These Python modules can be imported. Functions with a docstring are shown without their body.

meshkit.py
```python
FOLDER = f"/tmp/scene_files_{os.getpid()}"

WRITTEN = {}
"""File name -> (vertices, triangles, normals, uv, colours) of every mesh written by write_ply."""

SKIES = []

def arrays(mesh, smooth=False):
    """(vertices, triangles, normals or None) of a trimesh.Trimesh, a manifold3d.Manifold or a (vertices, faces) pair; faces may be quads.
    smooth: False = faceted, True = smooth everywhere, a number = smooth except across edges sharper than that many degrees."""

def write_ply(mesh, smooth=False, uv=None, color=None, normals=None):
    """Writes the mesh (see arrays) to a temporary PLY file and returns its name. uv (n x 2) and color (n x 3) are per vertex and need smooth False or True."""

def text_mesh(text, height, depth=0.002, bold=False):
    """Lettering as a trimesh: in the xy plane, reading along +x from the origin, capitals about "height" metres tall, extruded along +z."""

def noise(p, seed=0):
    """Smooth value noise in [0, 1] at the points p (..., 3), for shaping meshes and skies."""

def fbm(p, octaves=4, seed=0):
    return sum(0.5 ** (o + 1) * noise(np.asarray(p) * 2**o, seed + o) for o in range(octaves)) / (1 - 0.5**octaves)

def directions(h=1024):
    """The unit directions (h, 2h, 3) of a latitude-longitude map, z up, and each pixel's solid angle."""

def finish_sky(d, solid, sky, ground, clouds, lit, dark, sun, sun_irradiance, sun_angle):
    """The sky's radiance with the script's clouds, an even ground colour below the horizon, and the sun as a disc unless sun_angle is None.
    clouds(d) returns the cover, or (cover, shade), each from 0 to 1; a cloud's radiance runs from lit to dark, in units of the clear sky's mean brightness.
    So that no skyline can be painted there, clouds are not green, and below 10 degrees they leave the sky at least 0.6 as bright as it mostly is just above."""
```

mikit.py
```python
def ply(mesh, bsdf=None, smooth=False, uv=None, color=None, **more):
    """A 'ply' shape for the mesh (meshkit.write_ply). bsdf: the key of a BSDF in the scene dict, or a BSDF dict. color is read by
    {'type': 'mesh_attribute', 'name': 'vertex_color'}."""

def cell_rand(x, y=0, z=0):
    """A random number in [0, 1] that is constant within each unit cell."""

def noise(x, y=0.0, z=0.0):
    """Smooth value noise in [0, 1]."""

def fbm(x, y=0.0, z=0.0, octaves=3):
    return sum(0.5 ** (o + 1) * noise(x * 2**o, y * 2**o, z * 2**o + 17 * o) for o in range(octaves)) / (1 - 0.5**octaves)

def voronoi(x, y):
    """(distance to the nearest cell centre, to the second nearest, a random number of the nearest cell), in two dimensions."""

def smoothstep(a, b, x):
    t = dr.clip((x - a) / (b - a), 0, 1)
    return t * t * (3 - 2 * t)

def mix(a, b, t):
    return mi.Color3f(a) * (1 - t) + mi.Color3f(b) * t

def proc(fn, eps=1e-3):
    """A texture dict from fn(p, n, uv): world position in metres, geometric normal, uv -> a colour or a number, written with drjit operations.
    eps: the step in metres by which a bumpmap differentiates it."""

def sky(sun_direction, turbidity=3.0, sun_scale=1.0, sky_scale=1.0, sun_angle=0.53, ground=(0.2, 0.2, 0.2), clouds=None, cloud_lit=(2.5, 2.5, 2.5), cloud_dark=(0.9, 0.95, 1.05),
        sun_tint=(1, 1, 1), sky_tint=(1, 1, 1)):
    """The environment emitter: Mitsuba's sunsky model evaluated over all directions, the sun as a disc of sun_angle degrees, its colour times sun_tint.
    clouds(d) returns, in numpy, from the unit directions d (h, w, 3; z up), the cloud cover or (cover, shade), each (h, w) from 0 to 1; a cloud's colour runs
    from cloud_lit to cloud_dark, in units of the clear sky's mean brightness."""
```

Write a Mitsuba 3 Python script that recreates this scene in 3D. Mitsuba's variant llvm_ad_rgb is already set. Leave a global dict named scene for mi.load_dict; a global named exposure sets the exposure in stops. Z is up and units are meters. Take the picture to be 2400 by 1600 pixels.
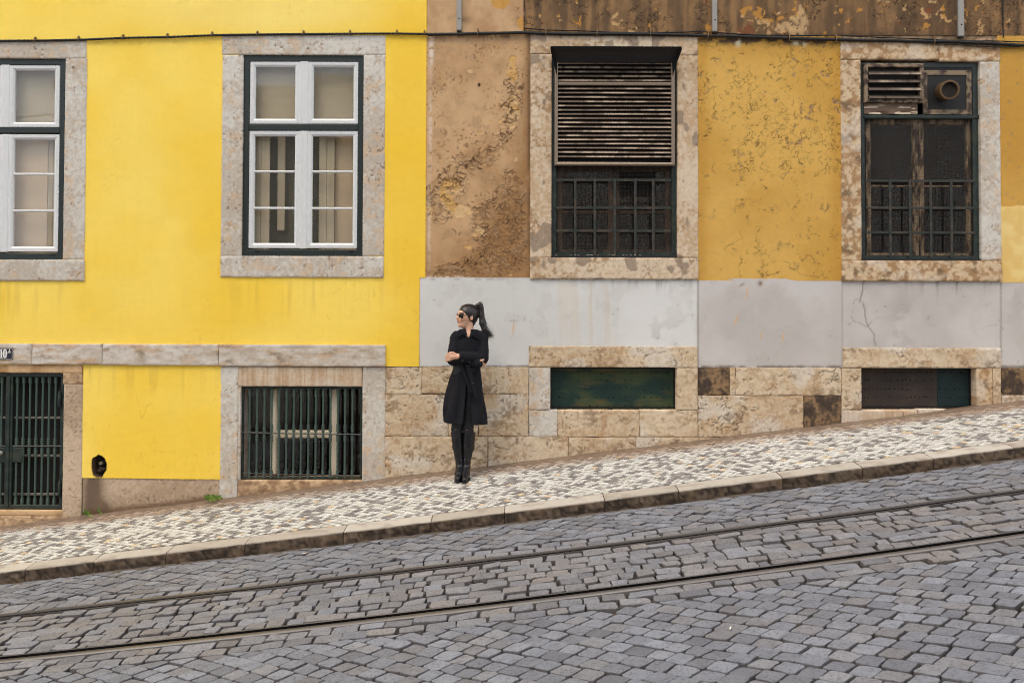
import math, numpy as np, trimesh, mitsuba as mi, mikit, meshkit
import drjit as dr
from scipy.spatial import cKDTree
from scipy.sparse import coo_matrix
from shapely.geometry import Polygon, Point, box as sbox
from shapely.ops import unary_union

# ------------------------------------------------------------------ camera, sky, exposure
F_PX, DIST = 2301.0, 9.67                       # focal length (in 2400 px of width), metres from the facade (y = 0)
PITCH, ROLL = math.radians(1.5), math.radians(0.17)
CX, CY = 1200.0, 740.0 - F_PX * math.tan(PITCH)
SLOPE = 0.125                                   # the street climbs to the right
CR, SR = math.cos(ROLL), math.sin(ROLL)
FWD = np.array([0, math.cos(PITCH), math.sin(PITCH)])
UP0 = np.array([0, -math.sin(PITCH), math.cos(PITCH)])
IMR = np.array([CR, 0, 0]) + UP0 * SR           # picture right and up, in the world
IMU = np.array([-SR, 0, 0]) + UP0 * CR

def ray(px, py):
    a, b = (px - CX) / F_PX, -(py - CY) / F_PX
    return np.asarray(a)[..., None] * IMR + np.asarray(b)[..., None] * IMU + FWD

_d = ray(1200.0, 1087.0)
CAM = np.array([0.0, -DIST, -_d[2] / _d[1] * DIST])     # pavement meets the wall at z = 0 where x = 0

def W(px, py, y=0.0):
    """A measured point -> (x, z) on the plane at depth y."""
    d = ray(np.asarray(px, float), np.asarray(py, float))
    t = (y - CAM[1]) / d[..., 1]
    return CAM[0] + t * d[..., 0], CAM[2] + t * d[..., 2]

def WX(px, py, y=0.0):
    return float(W(px, py, y)[0])

def WZ(px, py, y=0.0):
    return float(W(px, py, y)[1])

def proj(X, Z, y=0.0):
    d = np.stack(np.broadcast_arrays(X, y - CAM[1], Z - CAM[2]), -1)
    c = d @ FWD
    return CX + F_PX * (d @ IMR) / c, CY - F_PX * (d @ IMU) / c

def rect(L, T, R, B, y=0.0):
    mx, my = (L + R) / 2, (T + B) / 2
    return WX(L, my, y), WX(R, my, y), WZ(mx, B, y), WZ(mx, T, y)

CROSS = 0.07                                   # pavement falls to the kerb
def ground_hit(px, py, zoff=0.0, cross=CROSS):
    """Where the ray through a measured point meets the plane z = SLOPE x + cross y + zoff."""
    d = ray(float(px), float(py))
    t = (SLOPE * CAM[0] + cross * CAM[1] + zoff - CAM[2]) / (d[2] - SLOPE * d[0] - cross * d[1])
    return CAM + t * d

Y_KB = float(ground_hit(1200, 1183)[1])         # kerb: back edge, front edge
Y_KF = float(ground_hit(1200, 1199)[1])
_b = ray(1200.0, 1222.0)
_p = CAM + (Y_KF - CAM[1]) / _b[1] * _b
Z_ROAD = float(_p[2] - SLOPE * _p[0])           # road level at x = 0
Y_R1 = float(ground_hit(1200, 1301, Z_ROAD, 0)[1]); Y_R1B = float(ground_hit(1200, 1312, Z_ROAD, 0)[1])
Y_R2 = float(ground_hit(1200, 1403, Z_ROAD, 0)[1]); Y_R2B = float(ground_hit(1200, 1419, Z_ROAD, 0)[1])
if __name__ == '__main__':
    print('cam', CAM, 'kerb', Y_KB, Y_KF, 'road', Z_ROAD, 'rails', Y_R1, Y_R1B, Y_R2, Y_R2B)

T = mi.ScalarTransform4f
scene, labels = {'type': 'scene'}, {}
exposure = 2.48
scene['camera'] = {
    'type': 'perspective', 'fov': math.degrees(2 * math.atan(1200 / F_PX)), 'fov_axis': 'x', 'near_clip': 0.05, 'far_clip': 400.0,
    'to_world': T().look_at(origin=CAM.tolist(), target=(CAM + FWD).tolist(), up=IMU.tolist()),
    'principal_point_offset_x': 0.0, 'principal_point_offset_y': (800.0 - CY) / 1600.0}
scene['sky'] = mikit.sky((-0.30, -0.50, 0.95), turbidity=3, sun_scale=0.22, sun_angle=28, clouds=lambda d: 1.0,
                         cloud_lit=(2.34, 2.5, 2.72), sun_tint=(1, 0.99, 0.97))

# ------------------------------------------------------------------ helpers
def S(r, g, b):
    c = np.array([r, g, b], float) / 255
    return np.where(c <= 0.04045, c / 12.92, ((c + 0.055) / 1.055) ** 2.4)

def n2(x, y, seed=0):
    xi, yi = np.floor(x), np.floor(y)
    tx, ty = x - xi, y - yi
    tx, ty = tx * tx * (3 - 2 * tx), ty * ty * (3 - 2 * ty)
    xi, yi = xi.astype(np.int64), yi.astype(np.int64)
    def h(a, b):
        v = ((xi + a) * 374761393 + (yi + b) * 668265263 + seed * 1442695041) & 0xFFFFFFFF
        v = ((v ^ (v >> 13)) * 1274126177) & 0xFFFFFFFF
        return ((v ^ (v >> 16)) & 0xFFFFFF) / 16777215.0
    return (h(0, 0) * (1 - tx) + h(1, 0) * tx) * (1 - ty) + (h(0, 1) * (1 - tx) + h(1, 1) * tx) * ty

def f2(x, y, octaves=4, seed=0):
    return sum(0.5 ** (o + 1) * n2(x * 2 ** o + 7.3 * o, y * 2 ** o - 3.1 * o, seed + 31 * o) for o in range(octaves)) / (1 - 0.5 ** octaves)

def ss(a, b, x):
    t = np.clip((x - a) / (b - a), 0, 1)
    return t * t * (3 - 2 * t)

def lerp(a, b, t):
    t = np.asarray(t)[..., None]
    return np.asarray(a) * (1 - t) + np.asarray(b) * t

def worley(X, Z, cell, seed=0, warp=0.35):
    """Distance from the nearest cell border, in cells (0 on the border), on a warped pattern; and a random number of the cell."""
    x = X / cell + warp * 2 * (f2(X / cell * 0.9, Z / cell * 0.9, 3, seed + 5) - 0.5) * 2
    z = Z / cell + warp * 2 * (f2(X / cell * 0.9, Z / cell * 0.9, 3, seed + 6) - 0.5) * 2
    rng = np.random.default_rng(seed)
    x0, x1, z0, z1 = int(x.min()) - 3, int(x.max()) + 3, int(z.min()) - 3, int(z.max()) + 3
    gx, gz = np.meshgrid(np.arange(x0, x1), np.arange(z0, z1), indexing='ij')
    pts = np.stack([gx.ravel(), gz.ravel()], 1) + rng.random((gx.size, 2))
    d, i = cKDTree(pts).query(np.stack([x.ravel(), z.ravel()], 1), k=2)
    return (d[:, 1] - d[:, 0]).reshape(X.shape), rng.random(len(pts))[i[:, 0]].reshape(X.shape)

def blobs(px, py, spots):
    return np.minimum(1.0, sum(w * np.exp(-((px - x) / rx) ** 2 - ((py - y) / ry) ** 2) for x, y, rx, ry, w in spots))

def numbered(key):
    if key not in scene and key not in labels:
        return key
    n = 1
    while f'{key}_{n:03d}' in scene or f'{key}_{n:03d}' in labels:
        n += 1
    return f'{key}_{n:03d}'

class M:
    """A growing mesh: vertices, triangles, colours."""
    def __init__(self):
        self.v, self.f, self.c, self.n = [], [], [], 0
    def add(self, v, f, c=None):
        v, f = np.asarray(v, float), np.asarray(f, int)
        if f.shape[1] == 4:
            f = np.vstack([f[:, [0, 1, 2]], f[:, [0, 2, 3]]])
        self.v.append(v); self.f.append(f + self.n); self.n += len(v)
        if c is not None:
            self.c.append(np.broadcast_to(np.asarray(c, float), (len(v), 3)))
        return self
    def mesh(self, m, c=None):
        return self.add(np.array(m.vertices), np.array(m.faces), c)
    def get(self):
        return (np.vstack(self.v), np.vstack(self.f)), (np.vstack(self.c) if self.c else None)

def put(key, mesh, bsdf, smooth=False, color=None, label=None, kind=None, parent=None):
    """One entry of the scene; a taken key gets the next number."""
    if parent:
        key = parent + '__' + key
    key = numbered(key)
    if isinstance(mesh, M):
        mesh, col = mesh.get()
        color = col if color is None else color
    if key.split('__')[0].rstrip('_0123456789') in ('road', 'pavement', 'kerb', 'tram_rail'):
        mesh = (bend(mesh[0]), mesh[1])
    if color is not None:
        nv = len(mesh[0]) if isinstance(mesh, tuple) else len(mesh.vertices)
        color = np.broadcast_to(np.asarray(color, float), (nv, 3))
        if smooth not in (True, False):
            smooth = False
        if smooth is False:                      # faceted with colours: own corners for each triangle
            v, f, _ = meshkit.arrays(mesh)
            mesh, color = (v[f.ravel()], np.arange(f.size).reshape(-1, 3)), color[f.ravel()]
    scene[key] = mikit.ply(mesh, bsdf, smooth=smooth, color=color)
    if label or kind:
        labels[key] = {k: v for k, v in (('label', label), ('kind', kind)) if v}
    return key

def bend(v):
    """The street is not quite straight: kerb and rails draw nearer the houses towards both ends."""
    v = np.array(v, float)
    v[:, 1] += 0.0032 * np.clip(-v[:, 1], 0, 4.6) * np.minimum(v[:, 0] ** 2, 25)
    return v

def thing(key, label, category, group=None):
    key = numbered(key)
    labels[key] = {'label': label, 'category': category}
    if group:
        labels[key]['group'] = group
    return key

def bevel_box(x0, x1, y0, y1, z0, z1, b=0.003):
    x0, x1, y0, y1, z0, z1 = min(x0, x1), max(x0, x1), min(y0, y1), max(y0, y1), min(z0, z1), max(z0, z1)
    b = min(b, (x1 - x0) * 0.3, (y1 - y0) * 0.3, (z1 - z0) * 0.3)
    p = []
    for sx in (0, 1):
        for sy in (0, 1):
            for sz in (0, 1):
                c = np.array([(x0, x1)[sx], (y0, y1)[sy], (z0, z1)[sz]])
                s = np.array([1 - 2 * sx, 1 - 2 * sy, 1 - 2 * sz]) * b
                for k in range(3):
                    q = c + s; q[k] = c[k]
                    p.append(q)
    return trimesh.Trimesh(np.array(p)).convex_hull

def frame_ring(x0, x1, z0, z1, profile):
    """A mitred rectangular frame: profile is a closed list of (distance inwards, y)."""
    v = []
    for cx, cz, sx, sz in ((x0, z0, 1, 1), (x1, z0, -1, 1), (x1, z1, -1, -1), (x0, z1, 1, -1)):
        v += [(cx + sx * d, y, cz + sz * d) for d, y in profile]
    n, f = len(profile), []
    for c in range(4):
        for k in range(n):
            a, b = c * n + k, c * n + (k + 1) % n
            a2, b2 = ((c + 1) % 4) * n + k, ((c + 1) % 4) * n + (k + 1) % n
            f += [(a, b, b2), (a, b2, a2)]
    return trimesh.Trimesh(np.array(v), np.array(f), process=False)

def lathe(profile, cx, cy, seg=10):
    """profile: (radius, z) from bottom to top."""
    p, a = np.asarray(profile, float), np.arange(seg) * 2 * np.pi / seg
    v = np.stack([cx + p[:, :1] * np.cos(a), cy + p[:, :1] * np.sin(a), np.repeat(p[:, 1:2], seg, 1)], -1).reshape(-1, 3)
    i, j = np.meshgrid(np.arange(len(p) - 1), np.arange(seg), indexing='ij')
    q = np.stack([i * seg + j, i * seg + (j + 1) % seg, (i + 1) * seg + (j + 1) % seg, (i + 1) * seg + j], -1).reshape(-1, 4)
    return v, q

def tube(pts, r, sides=8, caps=True):
    p = np.asarray(pts, float)
    r = np.broadcast_to(r, (len(p),))
    t = np.gradient(p, axis=0); t /= np.linalg.norm(t, axis=1, keepdims=True) + 1e-12
    ref = np.where(np.abs(t[:, 2:]) < 0.9, [0, 0, 1.0], [1.0, 0, 0])
    a = np.cross(t, ref); a /= np.linalg.norm(a, axis=1, keepdims=True)
    b, g = np.cross(t, a), np.arange(sides) * 2 * np.pi / sides
    v = (p[:, None] + r[:, None, None] * (np.cos(g)[None, :, None] * a[:, None] + np.sin(g)[None, :, None] * b[:, None])).reshape(-1, 3)
    i, j = np.meshgrid(np.arange(len(p) - 1), np.arange(sides), indexing='ij')
    q = np.stack([i * sides + j, i * sides + (j + 1) % sides, (i + 1) * sides + (j + 1) % sides, (i + 1) * sides + j], -1).reshape(-1, 4)
    f = np.vstack([q[:, [0, 1, 2]], q[:, [0, 2, 3]]])
    if caps:
        n = len(v); v = np.vstack([v, p[:1], p[-1:]])
        e = (len(p) - 1) * sides
        k = np.arange(sides)
        f = np.vstack([f, np.stack([k * 0 + n, (k + 1) % sides, k], 1), np.stack([k * 0 + n + 1, e + k, e + (k + 1) % sides], 1)])
    return v, f

def spline(pts, n=12):
    """Catmull-Rom through the points."""
    p = np.asarray(pts, float)
    q = np.vstack([2 * p[0] - p[1], p, 2 * p[-1] - p[-2]])
    out = []
    for i in range(1, len(q) - 2):
        for t in np.arange(n) / n:
            out.append(0.5 * ((2 * q[i]) + (-q[i - 1] + q[i + 1]) * t + (2 * q[i - 1] - 5 * q[i] + 4 * q[i + 1] - q[i + 2]) * t ** 2 + (-q[i - 1] + 3 * q[i] - 3 * q[i + 1] + q[i + 2]) * t ** 3))
    return np.array(out + [p[-1]])

def slab_poly(poly, y0, y1):
    """A shapely polygon in (x, z), extruded from y0 (front) to y1."""
    m = trimesh.creation.extrude_polygon(poly, abs(y1 - y0), engine='earcut')
    v = np.array(m.vertices)
    return trimesh.Trimesh(np.stack([v[:, 0], max(y0, y1) - v[:, 2], v[:, 1]], 1), np.array(m.faces), process=False)

def grid_faces(nu, nv):
    i, j = np.meshgrid(np.arange(nu - 1), np.arange(nv - 1), indexing='ij')
    return np.stack([i * nv + j, (i + 1) * nv + j, (i + 1) * nv + j + 1, i * nv + j + 1], -1).reshape(-1, 4)

def border_loop(nu, nv):
    return np.array([i * nv for i in range(nu)] + [(nu - 1) * nv + j for j in range(1, nv)] + [i * nv + nv - 1 for i in range(nu - 2, -1, -1)] + [j for j in range(nv - 2, 0, -1)])

def sheet(x0, x1, z0, z1, res, fn, holes=(), ybase=0.0, thick=0.06):
    """A plastered surface: fn(X, Z) -> (how far it stands out, colour); with holes cut out and a rim going back."""
    nu, nv = max(3, int((x1 - x0) / res) + 1), max(3, int((z1 - z0) / res) + 1)
    X, Z = np.meshgrid(np.linspace(x0, x1, nu), np.linspace(z0, z1, nv), indexing='ij')
    h, c = fn(X, Z)
    v = np.stack([X, ybase - h, Z], -1).reshape(-1, 3)
    q = grid_faces(nu, nv)
    mid = v[q].mean(1)
    keep = np.ones(len(q), bool)
    for a, b, lo, hi in holes:
        keep &= ~((mid[:, 0] > a) & (mid[:, 0] < b) & (mid[:, 2] > lo) & (mid[:, 2] < hi))
    m, c = M(), c.reshape(-1, 3)
    q = q[keep]
    used = np.unique(q); back = np.full(len(v), -1); back[used] = np.arange(len(used))
    m.add(v[used], back[q], c[used])
    if thick:
        l = border_loop(nu, nv)
        rv = np.vstack([v[l], v[l] * [1, 0, 1] + [0, ybase + thick, 0]])
        k = np.arange(len(l)); k2 = (k + 1) % len(l)
        m.add(rv, np.stack([k, k + len(l), k2 + len(l), k2], 1), np.vstack([c[l], c[l]]))
    return m

def stone(r, style, seed, proud=0.012, back=0.28, res=0.0068, rough=0.0025, wob=0.002, chip=0.004, rnd=0.006, colour=None):
    """A dressed stone in the facade: a front with worn, rounded, chipped edges, and sides going back."""
    x0, x1, z0, z1 = r
    nu, nv = max(4, int((x1 - x0) / res) + 1), max(4, int((z1 - z0) / res) + 1)
    def spaced(a, b, n):
        t = np.linspace(0, 1, n); e = min(0.3 / n, rnd * 0.5 / max(b - a, 1e-6))
        t[1] = min(t[1], e * 1.5); t[-2] = max(t[-2], 1 - e * 1.5)
        return a + (b - a) * t
    X, Z = np.meshgrid(spaced(x0, x1, nu), spaced(z0, z1, nv), indexing='ij')
    e = np.minimum(np.minimum(X - x0, x1 - X), np.minimum(Z - z0, z1 - Z))
    ex = X + wob * 2 * (f2(X * 9 + 3, Z * 9, 3, seed) - 0.5); ez = Z + wob * 2 * (f2(X * 9, Z * 9 + 5, 3, seed + 1) - 0.5)
    worn = chip * 2.5 * np.maximum(0, f2(X * 22, Z * 22, 3, seed + 2) - 0.5)
    er = np.maximum(e - worn, 0)
    h, c = stone_look(style, X, Z, seed)
    h = proud + rough * h - rnd * (1 - np.minimum(1, er / rnd)) ** 2 - np.where(e < worn, worn - e, 0) * 0.9
    v = np.stack([ex, -h, ez], -1).reshape(-1, 3)
    m, c = M(), c.reshape(-1, 3)
    m.add(v, grid_faces(nu, nv), c)
    l = border_loop(nu, nv); k = np.arange(len(l)); k2 = (k + 1) % len(l)
    m.add(np.vstack([v[l], v[l] * [1, 0, 1] + [0, back, 0]]), np.stack([k, k + len(l), k2 + len(l), k2], 1), np.vstack([c[l], c[l]]))
    return m

# ------------------------------------------------------------------ materials
VC = {'type': 'mesh_attribute', 'name': 'vertex_color'}
def principled(color, rough=0.6, **k):
    return {'type': 'twosided', 'b': {'type': 'principled', 'base_color': color if isinstance(color, dict) else {'type': 'rgb', 'value': [float(x) for x in color]}, 'roughness': rough, **k}}
def bumped(fn, scale, rough, color=VC, eps=0.002, **k):
    return {'type': 'twosided', 'b': {'type': 'bumpmap', 'arbitrary': mikit.proc(fn, eps), 'scale': scale,
            'bsdf': {'type': 'principled', 'base_color': color, 'roughness': rough, **k}}}
def grain(p, n, uv):
    return 0.6 * mikit.noise(p.x * 90, p.y * 90, p.z * 90) + 0.4 * mikit.noise(p.x * 210, p.y * 210, p.z * 210)
scene['plaster'] = bumped(grain, 0.0016, 0.9, specular=0.25)
scene['limestone'] = bumped(grain, 0.0035, 0.85, specular=0.3)
def specks(scale, lo, hi, top):
    return mikit.proc(lambda p, n, uv: top * mikit.smoothstep(lo, hi, 0.6 * mikit.noise(p.x * scale, p.y * scale, p.z * scale) + 0.4 * mikit.noise(p.x * scale * 2.3, p.y * scale * 2.3, p.z * scale * 2.3)))
scene['basalt'] = {'type': 'blendbsdf', 'weight': specks(95.0, 0.45, 0.78, 0.45), 'a': bumped(grain, 0.004, 0.6, specular=0.45), 'b': principled(S(66, 65, 68), 0.6)}
scene['old_iron'] = principled(mikit.proc(lambda p, n, uv: mikit.mix(mi.Color3f(0.018, 0.024, 0.019), mi.Color3f(0.05, 0.036, 0.026), mikit.smoothstep(0.42, 0.7, mikit.fbm(p.x * 17, p.y * 17, p.z * 17, 3)))), 0.5)
scene['turned_iron'] = principled(S(64, 82, 74), 0.38)
scene['cream_paint'] = principled(S(220, 206, 182), 0.5)
scene['paving'] = principled(VC, 0.55, specular=0.4)
scene['coloured'] = principled(VC, 0.6, specular=0.35)
scene['grimy_metal'] = principled(VC, 0.42, metallic=0.35)
scene['worn_steel'] = principled(VC, 0.3, metallic=0.75)
scene['green_paint'] = principled(S(27, 37, 35), 0.42)
def iron_colour(p, n, uv):
    t = mikit.fbm(p.x * 14, p.y * 14, p.z * 14, 3)
    return mikit.mix(mi.Color3f(0.010, 0.020, 0.018), mi.Color3f(0.026, 0.035, 0.025), mikit.smoothstep(0.4, 0.75, t))
scene['green_iron'] = principled(mikit.proc(iron_colour), 0.42)
def wood_colour(p, n, uv):
    t = mikit.fbm(p.x * 30, p.y * 30, p.z * 5, 3)
    return mikit.mix(mi.Color3f(0.11, 0.068, 0.04), mi.Color3f(0.028, 0.018, 0.012), mikit.smoothstep(0.35, 0.72, t))
scene['old_wood'] = principled(mikit.proc(wood_colour), 0.7)
scene['white_frame'] = principled(S(208, 209, 209), 0.3)
scene['beige_paint'] = principled(S(190, 168, 138), 0.55)
scene['blind_cloth'] = principled(S(170, 157, 132), 0.9)
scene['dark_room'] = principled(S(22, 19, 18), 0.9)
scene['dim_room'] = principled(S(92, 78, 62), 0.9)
scene['black_steel'] = principled(S(15, 14, 15), 0.5)
scene['dark_wire'] = principled(S(42, 35, 30), 0.6)
scene['pale_wood'] = principled(mikit.proc(lambda p, n, uv: mikit.mix(mi.Color3f(0.44, 0.31, 0.19), mi.Color3f(0.07, 0.045, 0.03), mikit.smoothstep(0.36, 0.66, mikit.fbm(p.x * 34, p.y * 30, p.z * 7, 3)))), 0.75)
scene['rubber'] = principled(S(17, 15, 15), 0.6)
scene['zinc'] = principled(S(150, 145, 138), 0.45, metallic=0.4)
scene['grimy_frame'] = principled(S(132, 116, 100), 0.45, metallic=0.4)
scene['glass'] = {'type': 'thindielectric', 'int_ior': 1.5}
scene['white_enamel'] = principled(S(226, 222, 216), 0.3)
scene['navy_enamel'] = principled(S(28, 28, 48), 0.28)
scene['skin'] = principled(VC, 0.5, specular=0.4)
scene['black_wool'] = principled(S(25, 25, 31), 0.85, sheen=0.3, specular=0.2)
scene['black_denim'] = principled(S(25, 25, 32), 0.65)
scene['black_leather'] = principled(S(20, 20, 24), 0.27)
scene['black_gloss'] = principled(S(16, 14, 15), 0.12)
scene['dark_lens'] = principled(S(15, 13, 14), 0.35, specular=0.15)
scene['dark_hair'] = principled(S(27, 21, 21), 0.38, specular=0.6, anisotropic=0.5)
scene['leaf'] = principled(S(132, 166, 70), 0.5)
scene['leaf_dark'] = principled(S(100, 140, 60), 0.5)
scene['pale_paper'] = principled(S(228, 224, 216), 0.7)
scene['cork_paper'] = principled(S(196, 140, 84), 0.7)
scene['cream_wall'] = principled(S(192, 189, 182), 0.9)
scene['slate_roof'] = principled(S(120, 72, 52), 0.8)

# ------------------------------------------------------------------ how surfaces look and wear: (relief, colour)
def stone_look(style, X, Z, seed):
    low = f2(X * 2.2 + seed, Z * 2.2, 4, seed); mid = f2(X * 9, Z * 9, 4, seed + 11); fine = f2(X * 38, Z * 38, 3, seed + 12); speck = n2(X * 60, Z * 60, seed + 13); grit = n2(X * 66 + 9, Z * 66, seed + 17)
    if style == 'pale':                           # pale pinkish limestone with rusty veins
        c = lerp(S(210, 205, 196), S(188, 177, 163), ss(0.35, 0.65, low * .55 + fine * .45))
        c = lerp(c, S(184, 163, 142), 0.6 * ss(0.5, 0.7, mid) * ss(0.3, 0.6, fine))
        c = lerp(c, S(208, 172, 128), 0.42 * ss(0.55, 0.70, f2(X * 14, Z * 14, 3, seed + 3)) * ss(0.5, 0.6, low + 0.1))
        c = lerp(c, S(120, 98, 82), 0.75 * ss(0.78, 0.9, speck) * ss(0.42, 0.62, mid))
        h = (fine - 0.5) * 1.2 - 1.6 * ss(0.8, 0.92, speck) * ss(0.45, 0.6, mid)
    elif style == 'band':                         # greyish, bedded along its length
        bed = f2(X * 11, Z * 26, 4, seed + 4)
        c = lerp(S(206, 198, 188), S(182, 166, 148), ss(0.35, 0.7, low * 0.5 + bed * 0.5))
        c = lerp(c, S(190, 150, 106), 0.5 * ss(0.52, 0.72, f2(X * 6, Z * 20, 3, seed + 5)))
        c = lerp(c, S(128, 112, 98), 0.6 * ss(0.63, 0.78, bed) * ss(0.4, 0.6, mid))
        h = (bed - 0.5) * 2.6 + (fine - 0.5)
    elif style == 'combed':                       # brown, dressed with vertical tooling
        comb = f2(X * 60, Z * 2.5, 3, seed + 4)
        c = lerp(S(206, 188, 164), S(186, 156, 126), ss(0.3, 0.7, comb * 0.55 + mid * 0.45))
        c = lerp(c, S(214, 206, 196), 0.5 * ss(0.5, 0.75, low))
        h = (comb - 0.5) * 3
    elif style == 'tan':                          # cream limestone with brown blotches
        c = lerp(S(212, 194, 170), S(190, 162, 130), ss(0.35, 0.68, low * .5 + fine * .5))
        c = lerp(c, S(150, 116, 80), 0.7 * ss(0.50, 0.68, 0.5 * mid + 0.5 * fine) * ss(0.42, 0.6, f2(X * 3, Z * 3, 3, seed + 7)))
        c = lerp(c, S(140, 122, 106), 0.8 * ss(0.64, 0.68, f2(X * 6, Z * 5, 3, seed + 21)))
        c = lerp(c, S(98, 78, 62), 0.55 * ss(0.8, 0.92, speck) * ss(0.5, 0.65, mid))
        h = (fine - 0.5) - 1.5 * ss(0.6, 0.75, mid) * ss(0.55, 0.7, fine)
    elif style == 'stained':                      # heavily mottled
        m2 = 0.65 * f2(X * 24, Z * 24, 4, seed + 6) + 0.35 * fine
        c = lerp(S(206, 182, 150), S(166, 131, 95), ss(0.40, 0.62, m2))
        c = lerp(c, S(104, 84, 64), 0.65 * ss(0.58, 0.74, f2(X * 9, Z * 9, 4, seed + 8)) * ss(0.35, 0.6, m2 + 0.08))
        c = lerp(c, S(214, 204, 190), 0.4 * ss(0.6, 0.72, f2(X * 5, Z * 5, 3, seed + 9)))
        h = (fine - 0.5) * 1.3 - ss(0.5, 0.7, m2)
    elif style == 'dark':                         # blackened block
        m2 = f2(X * 12, Z * 9, 4, seed + 6)
        c = lerp(S(142, 114, 84), S(84, 69, 56), ss(0.36, 0.62, .45 * m2 + .55 * fine))
        c = lerp(c, S(60, 51, 46), .65 * ss(.5, .68, m2))
        h = (fine - 0.5) * 1.5
    elif style == 'cement':                       # rendered plinth
        c = lerp(S(198, 176, 152), S(170, 146, 122), ss(0.35, 0.7, low * .6 + fine * .4))
        c = lerp(c, S(108, 86, 66), 0.6 * ss(0.68, 0.85, speck) * ss(0.35, 0.6, mid))
        h = (fine - 0.5) * 1.2
    elif style == 'threshold':
        c = lerp(S(206, 172, 132), S(176, 136, 94), ss(0.35, 0.7, mid)); h = fine - 0.5
    elif style == 'rubble':                       # rough footing
        c = lerp(S(196, 166, 132), S(150, 120, 92), ss(0.35, 0.68, f2(X * 22, Z * 26, 4, seed + 4))); h = (f2(X * 18, Z * 24, 4, seed + 4) - 0.5) * 6
    else:                                         # 'ashlar': ochre limestone with fissures along the bed
        wob = f2(X * 4, Z * 7, 3, seed + 4)
        bed = np.abs(f2(X * 4.5, Z * 12 + 2 * wob, 4, seed + 5) - 0.5)
        c = lerp(S(212, 194, 168), S(192, 166, 134), ss(0.3, 0.7, low * .6 + fine * .4))
        c = lerp(c, S(174, 138, 100), 0.55 * ss(0.5, 0.74, 0.6 * mid + 0.4 * fine))
        c = lerp(c, S(214, 206, 194), 0.6 * ss(0.58, 0.72, f2(X * 3.2, Z * 3.2, 3, seed + 9)))
        where = ss(0.42, 0.56, f2(X * 3, Z * 5, 3, seed + 10))
        fis = (1 - ss(0.0, 0.024, bed)) * where * ss(.25, .5, f2(X * 9, Z * 9, 2, seed + 18))
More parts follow.
